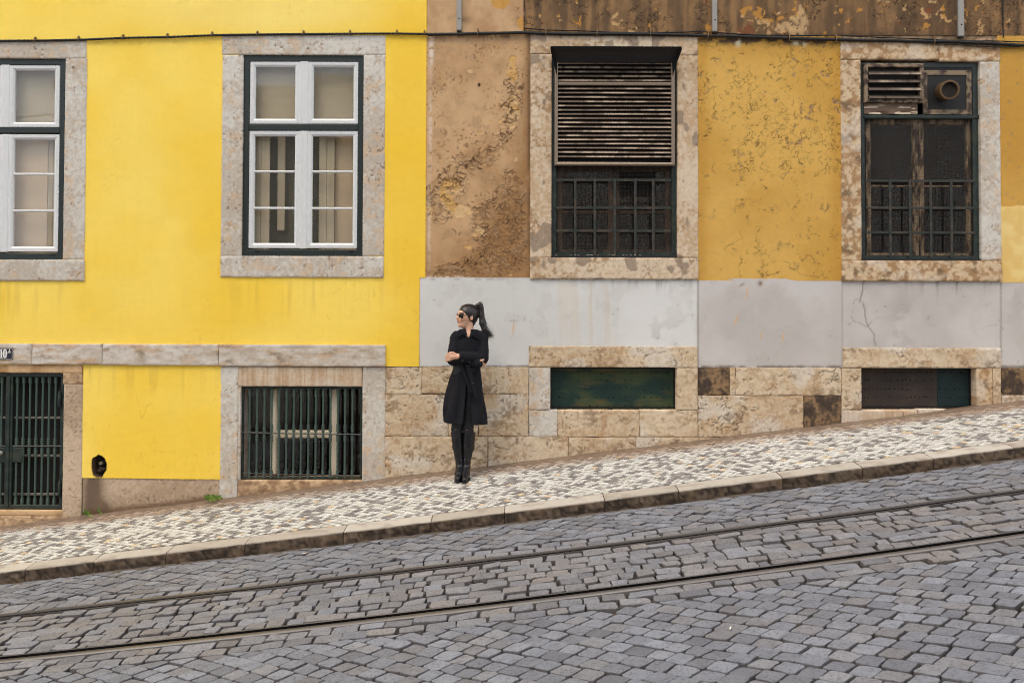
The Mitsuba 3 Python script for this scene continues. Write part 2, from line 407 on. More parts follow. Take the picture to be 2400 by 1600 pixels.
        pit = ss(0.8, 0.9, speck) * ss(0.5, 0.64, f2(X * 4, Z * 4, 3, seed + 14))
        c = lerp(c, S(98, 76, 56), np.clip(0.75 * fis + 0.6 * pit, 0, 1))
        c = lerp(c, S(124, 100, 78), 0.6 * ss(0.56, 0.74, f2(X * 5, Z * 7, 4, seed + 15)) * ss(.3, .6, fine))
        c = lerp(c, S(150, 116, 80), 0.35 * ss(0.5, 0.75, speck) * ss(.45, .6, mid))
        h = (fine - 0.5) * 1.6 + (f2(X * 6, Z * 14, 3, seed + 16) - 0.5) * 1.4 - 1.8 * fis - 1.4 * pit
    c = c * (0.86 + 0.26 * grit * (0.4 + 0.6 * fine))[..., None]
    return h, c

def cracked(X, Z, where, cell=0.055, seed=1):
    """Paint that cracks into curling flakes where `where` is high: (how deep a crack, how much lifted beside it)."""
    e, _ = worley(X, Z, cell, seed, 0.5)
    e2, _ = worley(X, Z, cell * 0.45, seed + 50, 0.5)
    br = f2(X / cell * 0.6, Z / cell * 0.6, 3, seed + 9)
    a = ss(0.42, 0.62, where * 0.75 + 0.5 * (br - 0.35))
    b = ss(0.55, 0.72, where * 0.7 + 0.5 * (br - 0.35))
    wid = 0.07 + 0.24 * n2(X / cell * 1.7, Z / cell * 1.7, seed + 3)
    crack = np.maximum((1 - ss(0, 1, e / wid)) * a, 0.8 * (1 - ss(0, 0.16, e2)) * b)
    lift = np.exp(-((e - 0.22) / 0.12) ** 2) * a
    return crack, lift

def look_yellow(X, Z):
    px, py = proj(X, Z)
    t = f2(X * 1.1, Z * 1.3, 4, 3)
    brush = f2(X * 9, Z * 26, 3, 5)
    c = lerp(S(246, 214, 100), S(241, 203, 74), ss(0.3, 0.7, t))
    c = lerp(c, S(245, 222, 136), 0.55 * blobs(px, py, [(560, 20, 330, 60, 1), (700, 20, 200, 50, .6), (330, 330, 90, 220, .25)]))
    c = lerp(c, S(236, 190, 52), 0.6 * blobs(px, py, [(960, 200, 70, 520, 1), (955, 500, 60, 300, .7), (480, 400, 50, 300, .35), (350, 770, 420, 60, .35)]))
    c = c * (0.985 + 0.03 * brush)[..., None]
    c = lerp(c, S(196, 150, 62), 0.5 * blobs(px, py, [(300, 101, 220, 5, 1), (955, 90, 30, 5, 1)]) * ss(0.4, 0.7, f2(X * 20, Z * 20, 3, 8)))
    run = ss(.52, .72, f2(X * 22, Z * 1.1, 3, 12)) * (blobs(px, py, [(710, 690, 190, 46, 1), (60, 690, 130, 46, 1)]) * (py > 648) + .8 * blobs(px, py, [(350, 880, 150, 40, 1)]) * (py > 850))
    c = lerp(c, S(170, 134, 70), .22 * run)
    scr = (1 - ss(0, 0.012, np.abs(f2(X * 5, Z * 1.1, 3, 21) - 0.5))) * ss(0.6, 0.75, f2(X * 2.2, Z * 2.2, 3, 22)) * (py > 860)
    c = lerp(c, S(176, 130, 50), 0.5 * scr)
    fine = f2(X * 34, Z * 34, 3, 9)
    c = c * (0.972 + 0.05 * fine + 0.02 * f2(X * 30, Z * 1.5, 3, 10))[..., None]
    hair_ = (1 - ss(0, 0.006, np.abs(f2(X * 2.6, Z * 1.7, 6, 23) - 0.5))) * ss(0.56, 0.66, f2(X * 1.3, Z * 1.3, 3, 24))
    c = lerp(c, S(204, 162, 62), 0.28 * hair_)
    h = 0.007 * (t - 0.5) + 0.0016 * (brush - 0.5) + 0.004 * f2(X * 4, Z * 4, 3, 11) - 0.001 * scr - .0012 * hair_
    return h, c

def look_tan(X, Z):
    px, py = proj(X, Z)
    low, mid, fine = f2(X * 2.3, Z * 2.3, 4, 41), f2(X * 8, Z * 8, 4, 42), f2(X * 30, Z * 30, 3, 43)
    c = lerp(S(198, 163, 124), S(178, 141, 102), ss(0.35, 0.68, low * 0.45 + mid * 0.3 + fine * .25))
    brown = blobs(px, py, [(1100, 640, 190, 45, .8), (1190, 560, 60, 90, .8), (1225, 450, 22, 260, .75), (1150, 480, 70, 90, .5), (1150, 600, 100, 50, .5), (1236, 300, 9, 400, .7)])
    c = lerp(c, S(146, 107, 68), .8 * brown * ss(0.2, 0.65, 0.4 * mid + 0.6 * f2(X * 5, Z * 5, 4, 44) + 0.2 * brown))
    wear = blobs(px, py, [(1205, 190, 32, 55, .95), (1200, 255, 32, 45, .9), (1185, 310, 30, 35, .7), (1130, 360, 60, 30, .75), (1050, 440, 55, 60, 1.0), (1020, 490, 35, 45, .8), (1195, 440, 45, 60, .95), (1150, 505, 55, 35, 1.0),
                           (1190, 540, 50, 70, .95), (1165, 590, 80, 60, .85), (1125, 625, 90, 22, .8), (1020, 635, 40, 16, .7), (1090, 390, 40, 30, .6)])
    crack, lift = cracked(X, Z, wear, 0.06, 45)
    peel = ss(0.53, 0.56, 0.66 * f2(X * 9.5, Z * 8, 4, 46) + 0.33 * blobs(px, py, [(1200, 175, 16, 28, 1.2), (1202, 245, 18, 38, 1.2), (1200, 285, 10, 12, 1), (1053, 445, 24, 40, 1.2), (1072, 490, 24, 14, 1.2), (1008, 500, 10, 30, 1), (1128, 545, 26, 12, 1)]))
    c = lerp(c, lerp(S(200, 158, 98), S(204, 170, 126), ss(0.4, 0.6, f2(X * 6, Z * 6, 3, 47))), peel)
    brk = ss(.30, .62, n2(X * 24, Z * 24, 52)); deep = ss(.5, .8, f2(X * 10, Z * 10, 3, 53))
    crack = crack * brk
    c = lerp(c, lerp(S(138, 106, 74), S(84, 61, 42), deep), np.clip(1.15 * crack, 0, 1))
    pit = ss(0.72, 0.86, n2(X * 52, Z * 52, 54)) * ss(0.42, 0.62, f2(X * 5, Z * 5, 3, 55))
    c = lerp(c, S(118, 86, 58), .7 * pit)
    c = lerp(c, S(166, 136, 104), .5 * ss(.5, .66, f2(X * 13, Z * 11, 4, 56)) * ss(.4, .6, mid))
    c = c * (0.90 + 0.20 * fine)[..., None]
    c = lerp(c, S(226, 214, 200), 0.8 * blobs(px, py, [(1011, 120, 6, 40, 1), (1009, 300, 4, 90, .6), (1006, 540, 4, 90, .5), (1045, 649, 50, 2.5, 1)]) * ss(0.25, 0.5, fine))
    c = lerp(c, S(96, 74, 54), 0.8 * blobs(px, py, [(1240, 300, 5, 500, 1), (1120, 84, 150, 4, 1), (1205, 88, 20, 4, 1)]) * ss(0.25, 0.6, f2(X * 12, Z * 5, 3, 48)))
    c = lerp(c, S(40, 26, 18), blobs(px, py, [(1123, 199, 3, 4, 1.5)]))
    c = lerp(c, S(150, 108, 70), 0.5 * ss(0.7, 0.82, n2(X * 60, Z * 60, 49)) * ss(0.5, 0.7, mid))
    h = 0.005 * (low - 0.5) + 0.0015 * (fine - 0.5) - 0.007 * crack + 0.006 * lift - 0.004 * peel
    return h, c

def look_ochre(X, Z):
    px, py = proj(X, Z)
    low, mid, fine = f2(X * 1.6, Z * 1.6, 4, 61), f2(X * 9, Z * 9, 4, 62), f2(X * 32, Z * 32, 3, 63)
    c = lerp(S(208, 166, 88), S(196, 152, 74), ss(0.35, 0.7, low))
    c = lerp(c, S(184, 136, 58), 0.7 * blobs(px, py, [(1645, 360, 14, 500, .9), (1962, 360, 16, 500, .9), (1800, 110, 220, 40, .8), (2380, 300, 90, 260, .9)]))
    side = 1 - blobs(px, py, [(1690, 190, 26, 60, 1), (1680, 350, 40, 90, .7), (1690, 560, 40, 60, 1)])
    up = ss(460, 330, py)
    wear = np.clip((0.56 + 0.24 * up) * (.6 + .4 * side) * (0.62 + 0.62 * f2(X * 4.5, Z * 4.5, 3, 66)), 0, 1) * (px < 1975)
    e, _ = worley(X, Z, 0.05, 64, 0.6)
    n = f2(X * 15, Z * 12, 3, 65)
    a = ss(0.5, 0.62, wear * 0.8 + 0.55 * (n - 0.4))
    crack = (1 - ss(0, 0.16, e)) * a * ss(.34, .6, n2(X * 26, Z * 26, 72))
    line = (1 - ss(0.0, 0.013, np.abs(f2(X * 3.1, Z * 3.6, 6, 68) - 0.5))) * ss(.2, .5, n2(X * 14, Z * 14, 73)) * ss(0.5, 0.6, f2(X * 2, Z * 2, 3, 69)) * (0.4 + 0.6 * ss(300, 420, py))
    chip = ss(0.675, 0.70, n * 0.6 + 0.4 * f2(X * 34, Z * 30, 3, 67)) * (0.35 + 0.65 * up) * side
    c = lerp(c, S(160, 128, 92), 0.8 * chip)
    c = c * (0.95 + 0.10 * fine)[..., None]
    c = lerp(c, S(88, 62, 36), np.clip(0.9 * crack + 0.7 * line, 0, 1) * (0.55 + 0.45 * fine))
    dirt = blobs(px, py, [(1790, 93, 170, 9, 1), (1700, 95, 60, 8, .6), (1900, 98, 70, 7, .9)]) * ss(0.3, 0.5, f2(X * 14, Z * 20, 3, 70))
    c = lerp(c, S(92, 74, 58), dirt)
    c = lerp(c, S(216, 200, 168), blobs(px, py, [(1730, 100, 6, 9, 1.2), (1866, 101, 8, 5, 1.2), (1884, 106, 6, 8, 1)]) * ss(0.3, 0.45, fine))
    cream = ((px > 2340) & (py > 484 + 6 * (f2(X * 8, Z * 0, 2, 71) - 0.5))).astype(float)
    c = lerp(c, lerp(S(228, 200, 134), S(218, 184, 112), ss(0.3, 0.7, mid)), cream)
    h = 0.004 * (low - 0.5) + 0.001 * (fine - 0.5) - 0.004 * crack - 0.003 * line - 0.003 * chip + 0.002 * np.exp(-((e - 0.2) / 0.1) ** 2) * a + 0.003 * cream
    return h, c

def look_brown(X, Z):
    """The band above the cable: tan on the left, then brown with runs and flakes."""
    px, py = proj(X, Z)
    low, mid, fine = f2(X * 2, Z * 2, 4, 81), f2(X * 9, Z * 7, 4, 82), f2(X * 30, Z * 26, 3, 83)
    run = f2(X * 16, Z * 1.2, 4, 84)
    c1 = lerp(S(196, 162, 124), S(172, 134, 98), ss(0.35, 0.7, low * 0.5 + mid * 0.5))
    c2 = lerp(S(142, 110, 76), S(98, 77, 57), ss(0.32, 0.68, run * 0.65 + mid * 0.35))
    c2 = lerp(c2, S(92, 70, 50), 0.5 * ss(1500, 1950, px) * ss(0.3, 0.6, low))
    right = ss(1224, 1232, px)
    c = lerp(c1, c2, right)
    flake = ss(0.672, 0.69, 0.5 * f2(X * 11, Z * 8, 4, 85) + 0.35 * fine + 0.15 * low + 0.12 * blobs(px, py, [(1760, 50, 60, 40, 1), (1870, 50, 70, 50, .8), (1450, 60, 80, 26, .5), (1700, 70, 60, 20, .8), (2190, 40, 160, 50, .6), (2290, 60, 50, 40, .6)])) * right
    tone = n2(X * 6, Z * 6, 86)
    fc = lerp(lerp(S(172, 124, 62), S(180, 146, 102), ss(0.4, 0.55, tone)), S(118, 74, 48), ss(0.76, 0.84, tone))
    c = lerp(c, fc, flake)
    pale = ss(0.50, 0.6, 0.34 * f2(X * 14, Z * 12, 4, 87) + .22 * fine + 0.36 * blobs(px, py, [(1850, 65, 50, 25, 1.1), (1880, 30, 14, 40, .9), (1690, 75, 28, 10, .9), (2262, 60, 12, 50, .7)]))
    c = lerp(c, S(190, 158, 116), .9 * pale * right)
    old = ss(0.5, 0.55, 0.5 * f2(X * 12, Z * 12, 3, 88) + 0.5 * blobs(px, py, [(1172, 10, 26, 14, 1.1), (1222, 60, 12, 16, 1.1)]))
    c = lerp(c, S(190, 142, 76), old)
    wear = (0.3 + 0.5 * ss(0.35, 0.65, f2(X * 3, Z * 3, 3, 89))) * right + (1 - right) * blobs(px, py, [(1215, 40, 25, 40, .8), (1100, 30, 14, 50, .45)])
    crack, lift = cracked(X, Z, wear, 0.05, 90)
    crack = crack * ss(.3, .6, n2(X * 25, Z * 25, 92))
    c = lerp(c, S(44, 33, 26), np.clip(crack, 0, 1) * (0.6 + 0.4 * fine))
    c = c * (0.9 + 0.2 * fine)[..., None]
    seam = blobs(px, py, [(1229, 0, 2.5, 400, 1), (2350, 0, 2.5, 90, .9), (1963, 0, 1.5, 60, .6)])
    c = lerp(c, S(52, 40, 32), seam * ss(0.3, 0.5, f2(X * 9, Z * 9, 3, 91)))
    grime = ss(-4, 12, py - (80 + np.abs(px - 1240) * 0.012)) * right + 0.5 * blobs(px, py, [(1700, 84, 600, 8, 1)]) * right
    c = lerp(c, S(44, 36, 32), np.clip(0.8 * grime, 0, 1) * ss(0.25, 0.6, mid + 0.1))
    c = lerp(c, S(80, 66, 54), 0.7 * blobs(px, py, [(1076, 48, 22, 10, 1), (2240, 40, 12, 60, .9)]) * ss(0.4, 0.6, mid))
    h = 0.005 * (low - 0.5) + 0.0015 * (fine - 0.5) - 0.004 * crack + 0.0025 * lift - 0.0025 * np.maximum(flake, pale) - 0.003 * seam
    return h, c

def look_dado(X, Z):
    px, py = proj(X, Z)
    low, mid, fine = f2(X * 1.5, Z * 1.5, 4, 101), f2(X * 7, Z * 7, 4, 102), f2(X * 30, Z * 30, 3, 103)
    right = ss(1632, 1640, px)
    c = lerp(lerp(S(212, 211, 209), S(203, 202, 199), ss(0.35, 0.7, low)), lerp(S(196, 191, 188), S(184, 178, 174), ss(0.35, 0.7, low)), right)
    c = lerp(c, S(200, 186, 164), 0.6 * ss(0.55, 0.75, f2(X * 14, Z * 1.0, 3, 104)) * blobs(px, py, [(1330, 700, 60, 120, .6), (1440, 700, 40, 120, .8), (1390, 720, 30, 120, .5)]))
    c = lerp(c, S(168, 164, 156), 0.5 * ss(0.55, 0.7, mid) * (0.3 + blobs(px, py, [(1560, 790, 80, 40, .5), (1620, 850, 30, 20, .6)])))
    line = np.abs(px - (2012 + 18 * (f2(Z * 5, Z * 0, 3, 105) - 0.5) * 2 + 12 * ss(700, 660, py) - 0.24 * (py - 700) * (py < 710) + 0.36 * (py - 700) * (py >= 710)))
    crack = (1 - ss(.6, 2.2, line)) * (py > 652) * (py < 810)
    net = (1 - ss(0.0, 0.010, np.abs(f2(X * 2.6, Z * 2.6, 4, 106) - 0.5))) * blobs(px, py, [(2010, 760, 60, 70, .9), (2330, 720, 40, 60, 1), (1970, 690, 40, 40, .5), (2060, 800, 60, 30, .7)])
    c = lerp(c, S(134, 122, 113), np.clip(0.85 * crack + 0.7 * net, 0, 1))
    c = lerp(c, S(162, 152, 152), 0.6 * blobs(px, py, [(2120, 755, 40, 60, 1), (2380, 700, 20, 60, .6)]) * ss(0.35, 0.5, mid))
    for x, y, w, hgt, k in ((1751, 687, 2.2, 15, -0.1), (1725, 750, 2.5, 12, -0.4), (1784, 785, 2, 8, -.3), (1835, 790, 2, 12, -.15), (1203, 770, 2, 16, -.1)):
        c = lerp(c, S(206, 168, 110), .8 * np.exp(-((px - x - k * (py - y)) / w) ** 2 - ((py - y) / hgt) ** 2))
    c = lerp(c, S(120, 94, 68), np.clip(np.exp(-((px - 1782) / 5) ** 2 - ((py - 664) / 6) ** 2) + 0.6 * np.exp(-((px - 1739 + .8 * (py - 667)) / 5) ** 2 - ((py - 667) / 4) ** 2), 0, 1))
    drip = ss(0.52, 0.7, f2(X * 26, Z * 1.5, 3, 107)) * np.exp(-np.maximum(py - 661, 0) / 22) * blobs(px, py, [(2240, 670, 60, 60, 1), (2140, 670, 40, 40, .6), (1570, 660, 60, 40, .5), (1450, 658, 100, 20, .4)])
    c = lerp(c, S(92, 80, 70), 0.7 * drip)
    seam = blobs(px, py, [(1636, 750, 2.0, 300, .9), (1974, 760, 1.6, 300, .5), (2346, 760, 2.0, 300, .7)])
    c = lerp(c, S(116, 104, 96), seam * 0.8)
    foot = ss(853, 859, py + 4 * (fine - 0.5)) * 0.75 + 0.6 * np.exp(-np.abs(py - 654) / 1.8) * (px < 1640) * ss(0.4, 0.6, f2(X * 18, Z, 2, 108))
    c = lerp(c, S(96, 82, 70), np.clip(foot, 0, 1) * ss(0.3, 0.55, f2(X * 11, Z * 5, 3, 109)))
    c = lerp(c, S(140, 130, 124), 0.6 * ss(0.88, 0.94, n2(X * 50, Z * 50, 110)) * ss(0.58, 0.7, mid))
    c = c * (0.975 + 0.05 * fine)[..., None]
    h = 0.006 * (low - 0.5) + 0.002 * (mid - 0.5) + 0.0006 * (fine - 0.5) - 0.004 * crack - 0.003 * net - 0.003 * seam
    return h, c

scene['rail_steel'] = principled(VC, 0.42, metallic=0.25)

# ------------------------------------------------------------------ the ground
XL, XR = -7.5, 7.5
def gz(x, y, off=0.0):
    """Height of the pavement plane."""
    return SLOPE * np.asarray(x) + CROSS * np.asarray(y) + off

g = M().add([(-60, -30, -7.9), (60, -30, 7.1), (60, 25, 7.1), (-60, 25, -7.9)], [[0, 1, 2, 3]])
put('ground', g, 'plaster', color=S(120, 112, 104), kind='structure', label='bare sloping ground under the street and buildings')

def ground_grid(x0, x1, y0, y1, res, fn):
    nu, nv = int((x1 - x0) / res) + 1, max(3, int(abs(y1 - y0) / res) + 1)
    X, Y = np.meshgrid(np.linspace(x0, x1, nu), np.linspace(y0, y1, nv), indexing='ij')
    z, c = fn(X, Y)
    return M().add(np.stack([X, Y, z], -1).reshape(-1, 3), grid_faces(nu, nv), c.reshape(-1, 3))

EDGE = lambda x: -0.13 - 0.05 * (f2(np.asarray(x) * 1.4, np.asarray(x) * 0, 3, 140) - 0.3)   # mortar strip along the wall
def look_bed(X, Y):
    n, m = f2(X * 22, Y * 22, 3, 141), f2(X * 3, Y * 5, 4, 142)
    c = lerp(S(98, 87, 75), S(66, 57, 50), ss(0.35, 0.7, n * 0.6 + m * 0.4))
    moss = ss(0.52, 0.66, f2(X * 2.5, Y * 4, 3, 143) + 0.10 * ss(1.5, 5, X) - 0.05)
    c = lerp(c, S(110, 104, 40), 0.75 * moss * (Y < EDGE(X)))
    strip = (Y > EDGE(X) - 0.05)
    c = lerp(c, lerp(S(134, 115, 98), S(100, 84, 70), n), strip * ss(0.2, 0.5, m + 0.2))
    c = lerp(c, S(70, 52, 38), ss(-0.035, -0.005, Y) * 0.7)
    z = gz(X, Y) - 0.006 + 0.004 * (n - 0.5) + ss(-0.16, -0.02, Y) * 0.018 * (0.5 + m)
    return z, c
put('pavement', ground_grid(XL, XR, Y_KB - 0.05, 0.03, 0.022, look_bed), 'paving', smooth=True, kind='structure', label='sloping mosaic pavement between the house fronts and the kerb')

def lattice(theta0, b, x0, x1, y0, y1, a, c):
    """Cells of a grid that turns slowly along the street: complex corners at street positions."""
    e = np.exp(1j * theta0)
    Fm = lambda s: np.exp(-1j * theta0) * np.exp(1j * b * s) / (1j * b)
    G = lambda q: np.log(1j * b * e * q) / (1j * b)
    edge = np.concatenate([np.linspace(x0, x1, 60) + 1j * y0, np.linspace(x0, x1, 60) + 1j * y1])
    q = Fm(edge)
    return G, (q.real.min(), q.real.max(), q.imag.min(), q.imag.max())

def stone_polys(theta0, b, x0, x1, y0, y1, a, c, seed, jit, gap, skew=0.5, merge=0.0, rows=False):
    """Quads (n, 4, 2) of paving stones in rows, each row shifted, corners jittered."""
    rng = np.random.default_rng(seed)
    G, (u0, u1, v0, v1) = lattice(theta0, b, x0, x1, y0, y1, a, c)
    out = []
    v0r = v0 if rows else 0.0                     # rows counted from the edge of the field
    for j in (np.arange(0, round((v1 - v0) / c)) + v0r / c if rows else range(int(v0 / c) - 1, int(v1 / c) + 2)):
        off = rng.random() * a
        u = u0 - a + off
        wob = rng.normal(0, jit * 0.5)
        while u < u1 + a:
            w = a * (1 + rng.normal(0, skew * 0.25)) * (1.6 if rng.random() < merge else 1)
            w = min(max(w, a * 0.6), a * 1.9)
            cs = np.array([u + gap / 2 + 1j * (j * c + gap / 2), u + w - gap / 2 + 1j * (j * c + gap / 2), u + w - gap / 2 + 1j * ((j + 1) * c - gap / 2), u + gap / 2 + 1j * ((j + 1) * c - gap / 2)])
            cs = cs + rng.normal(0, jit, 4) + 1j * (rng.normal(0, jit, 4) + wob)
            s = G(cs)
            if s.real.max() > x0 and s.real.min() < x1 and s.imag.max() > y0 and s.imag.min() < y1:
                out.append(np.stack([s.real, s.imag], 1))
            u += w
    return out

# small paving stones of the pavement: one mass
rng = np.random.default_rng(7)
ms = M()
xw0, xw1 = -6.2, 6.2
for q in stone_polys(math.radians(-48), 0.066, xw0, xw1, Y_KB, -0.12, 0.061, 0.066, 150, 0.0038, 0.0090, 0.6):
    cxy = q.mean(0)
    if cxy[1] > EDGE(cxy[0]) + 0.01 or cxy[1] < Y_KB + 0.012 or q[:, 1].max() > -0.1:
        continue
    q[:, 1] = np.maximum(q[:, 1], Y_KB + 0.006)
    k = rng.random()
    dirty = float(ss(-0.50, -0.14, cxy[1])) * (0.45 + 0.75 * float(f2(cxy[:1] * 1.5, cxy[1:] * 3, 3, 151)[0]))
    greyp = 0.30 + 0.10 * (float(f2(cxy[:1] * 0.7, cxy[1:] * 1.1, 3, 152)[0]) - 0.5)
    if k < greyp:
        c = lerp(S(150, 145, 142), S(118, 114, 112), rng.random())
    elif k < greyp + 0.035:
        c = lerp(S(204, 188, 160), S(192, 168, 138), rng.random())
    else:
        c = lerp(S(206, 205, 200), S(185, 182, 174), rng.random())
    c = lerp(c, S(142, 118, 98), min(0.85, dirty)) * (0.95 + 0.1 * rng.random())
    inner = cxy + (q - cxy) * 0.88
    zo = rng.normal(0.0012, 0.0013); tx, ty = rng.normal(0, 0.016, 2)
    zt = lambda p: gz(p[:, 0], p[:, 1]) + 0.002 + zo + tx * (p[:, 0] - cxy[0]) + ty * (p[:, 1] - cxy[1])
    v = np.vstack([np.c_[q, gz(q[:, 0], q[:, 1]) - 0.02], np.c_[cxy + (q - cxy) * 0.97, zt(q) - 0.0035], np.c_[inner, zt(inner)]])
    i = np.arange(4); i2 = (i + 1) % 4
    f = np.vstack([np.stack([i, i2, i2 + 4, i + 4], 1), np.stack([i + 4, i2 + 4, i2 + 8, i + 8], 1), [[8, 9, 10, 11]]])
    cc = np.vstack([np.tile(S(60, 50, 42), (4, 1)), np.tile(lerp(c, S(84, 71, 58), .40), (4, 1)), np.tile(c, (4, 1))])
    ms.add(v, f, cc)
put('paving_stones', ms, 'paving', parent='pavement', kind='stuff', label='small white and grey limestone paving stones laid diagonally')

# kerb
KH = [59, 220, 392, 577, 807, 1011, 1183, 1417, 1591, 1836, 2027, 2197, 2395]
kx = [float(ground_hit(p, 1196 + (1200 - p) * 0.119, 0.0)[0]) for p in KH]
kx = [kx[0] - 2.4, kx[0] - 1.6, kx[0] - 0.8] + kx + [kx[-1] + 0.8, kx[-1] + 1.6, kx[-1] + 2.4]
kbed = M().mesh(bevel_box(-6.5, 6.5, Y_KF + 0.03, Y_KB - 0.004, -0.45, CROSS * Y_KF - 0.03))
kv, kf = kbed.get()[0]; kv = kv.copy(); kv[:, 2] += SLOPE * kv[:, 0]
put('kerb', (kv, kf), 'plaster', color=S(70, 56, 44), kind='structure', label='worn limestone kerb along the edge of the pavement')
def kerb_stone(xa, xb, seed):
    n = max(8, int((xb - xa) / 0.02))
    xs = np.linspace(xa + 0.003, xb - 0.003, n)
    top, depth = 0.004, Y_KB - Y_KF
    prof = [(Y_KB, -0.06, 0), (Y_KB, top - 0.004, 0), (Y_KB - 0.006, top, 0)]
    prof += [(Y_KB - depth * t, top, 0) for t in (0.2, 0.4, 0.6)]
    prof += [(Y_KF + 0.022, top - 0.001, 0), (Y_KF + 0.010, top - 0.004, .15), (Y_KF + 0.004, top - 0.009, .75), (Y_KF, top - 0.016, 1.0)]
    prof += [(Y_KF - 0.001, top - 0.028 - t, 1.0) for t in (0.02, 0.04, 0.06, 0.08, 0.1, 0.16)]
    P = np.array(prof)
    X, K = np.meshgrid(xs, np.arange(len(P)), indexing='ij')
    yy, zz, fr = P[K, 0], P[K, 1], P[K, 2]
    nz = f2(X * 9 + seed, K * 0.5, 3, seed); nf = f2(X * 40, K * 1.3 + seed, 3, seed + 1)
    e = np.minimum(X - xa, xb - X)
    rnd = 0.005 * (1 - np.minimum(1, e / 0.010)) ** 2
    yy = yy + (0.010 * (nz - 0.5) + rnd) * (fr > 0.1) + 0.004 * (nf - 0.5) * (fr > 0.1)
    zz = zz + 0.004 * (nz - 0.5) - rnd * (fr < 0.5) * (K > 1) + SLOPE * X + CROSS * (yy - 0) * (fr < 2)
    tone = np.random.default_rng(seed).random()
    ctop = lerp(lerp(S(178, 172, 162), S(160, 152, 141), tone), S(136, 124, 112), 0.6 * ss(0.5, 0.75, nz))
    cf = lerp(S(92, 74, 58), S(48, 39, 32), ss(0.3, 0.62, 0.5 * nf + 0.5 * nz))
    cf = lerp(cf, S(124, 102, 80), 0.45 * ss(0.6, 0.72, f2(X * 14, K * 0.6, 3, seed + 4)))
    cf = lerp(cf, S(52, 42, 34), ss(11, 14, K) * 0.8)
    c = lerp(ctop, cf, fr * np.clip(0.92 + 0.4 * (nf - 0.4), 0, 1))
    m = M(); nv = len(P)
    v, cc = np.stack([X, yy, zz], -1).reshape(-1, 3), c.reshape(-1, 3)
    m.add(v, grid_faces(n, nv), cc)
    for s in (0, n - 1):                          # end faces
        l = v[s * nv:(s + 1) * nv]
        mid = np.array([[l[0, 0], (Y_KB + Y_KF) / 2, l[0, 2]]])
        k = np.arange(nv - 1)
        m.add(np.vstack([l, mid]), np.stack([k, k + 1, k * 0 + nv], 1), S(80, 64, 50))
    return m
for i in range(len(kx) - 1):
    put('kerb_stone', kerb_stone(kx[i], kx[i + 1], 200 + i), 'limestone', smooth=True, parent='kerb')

# road: sand bed, setts, rails
def look_sand(X, Y):
    n, m = f2(X * 26, Y * 26, 3, 160), f2(X * 2.2, Y * 2.2, 4, 161)
    c = lerp(S(88, 78, 70), S(46, 40, 37), ss(0.35, 0.65, n * 0.5 + m * 0.5))
    gut = ss(Y_KF - 0.16, Y_KF - 0.02, Y)
    c = lerp(c, S(104, 94, 86), 0.7 * gut)
    z = Z_ROAD + SLOPE * X - 0.036 + 0.014 * ss(0.40, 0.66, 0.6 * m + 0.4 * n) + 0.014 * gut
    return z, c
Y_NEAR = CAM[1] + 2.3
put('road', ground_grid(-6.8, 6.8, Y_NEAR - 3.5, Y_KF + 0.05, 0.036, look_sand), 'paving', smooth=True, kind='structure', label='cobbled road with tram tracks running up the slope')

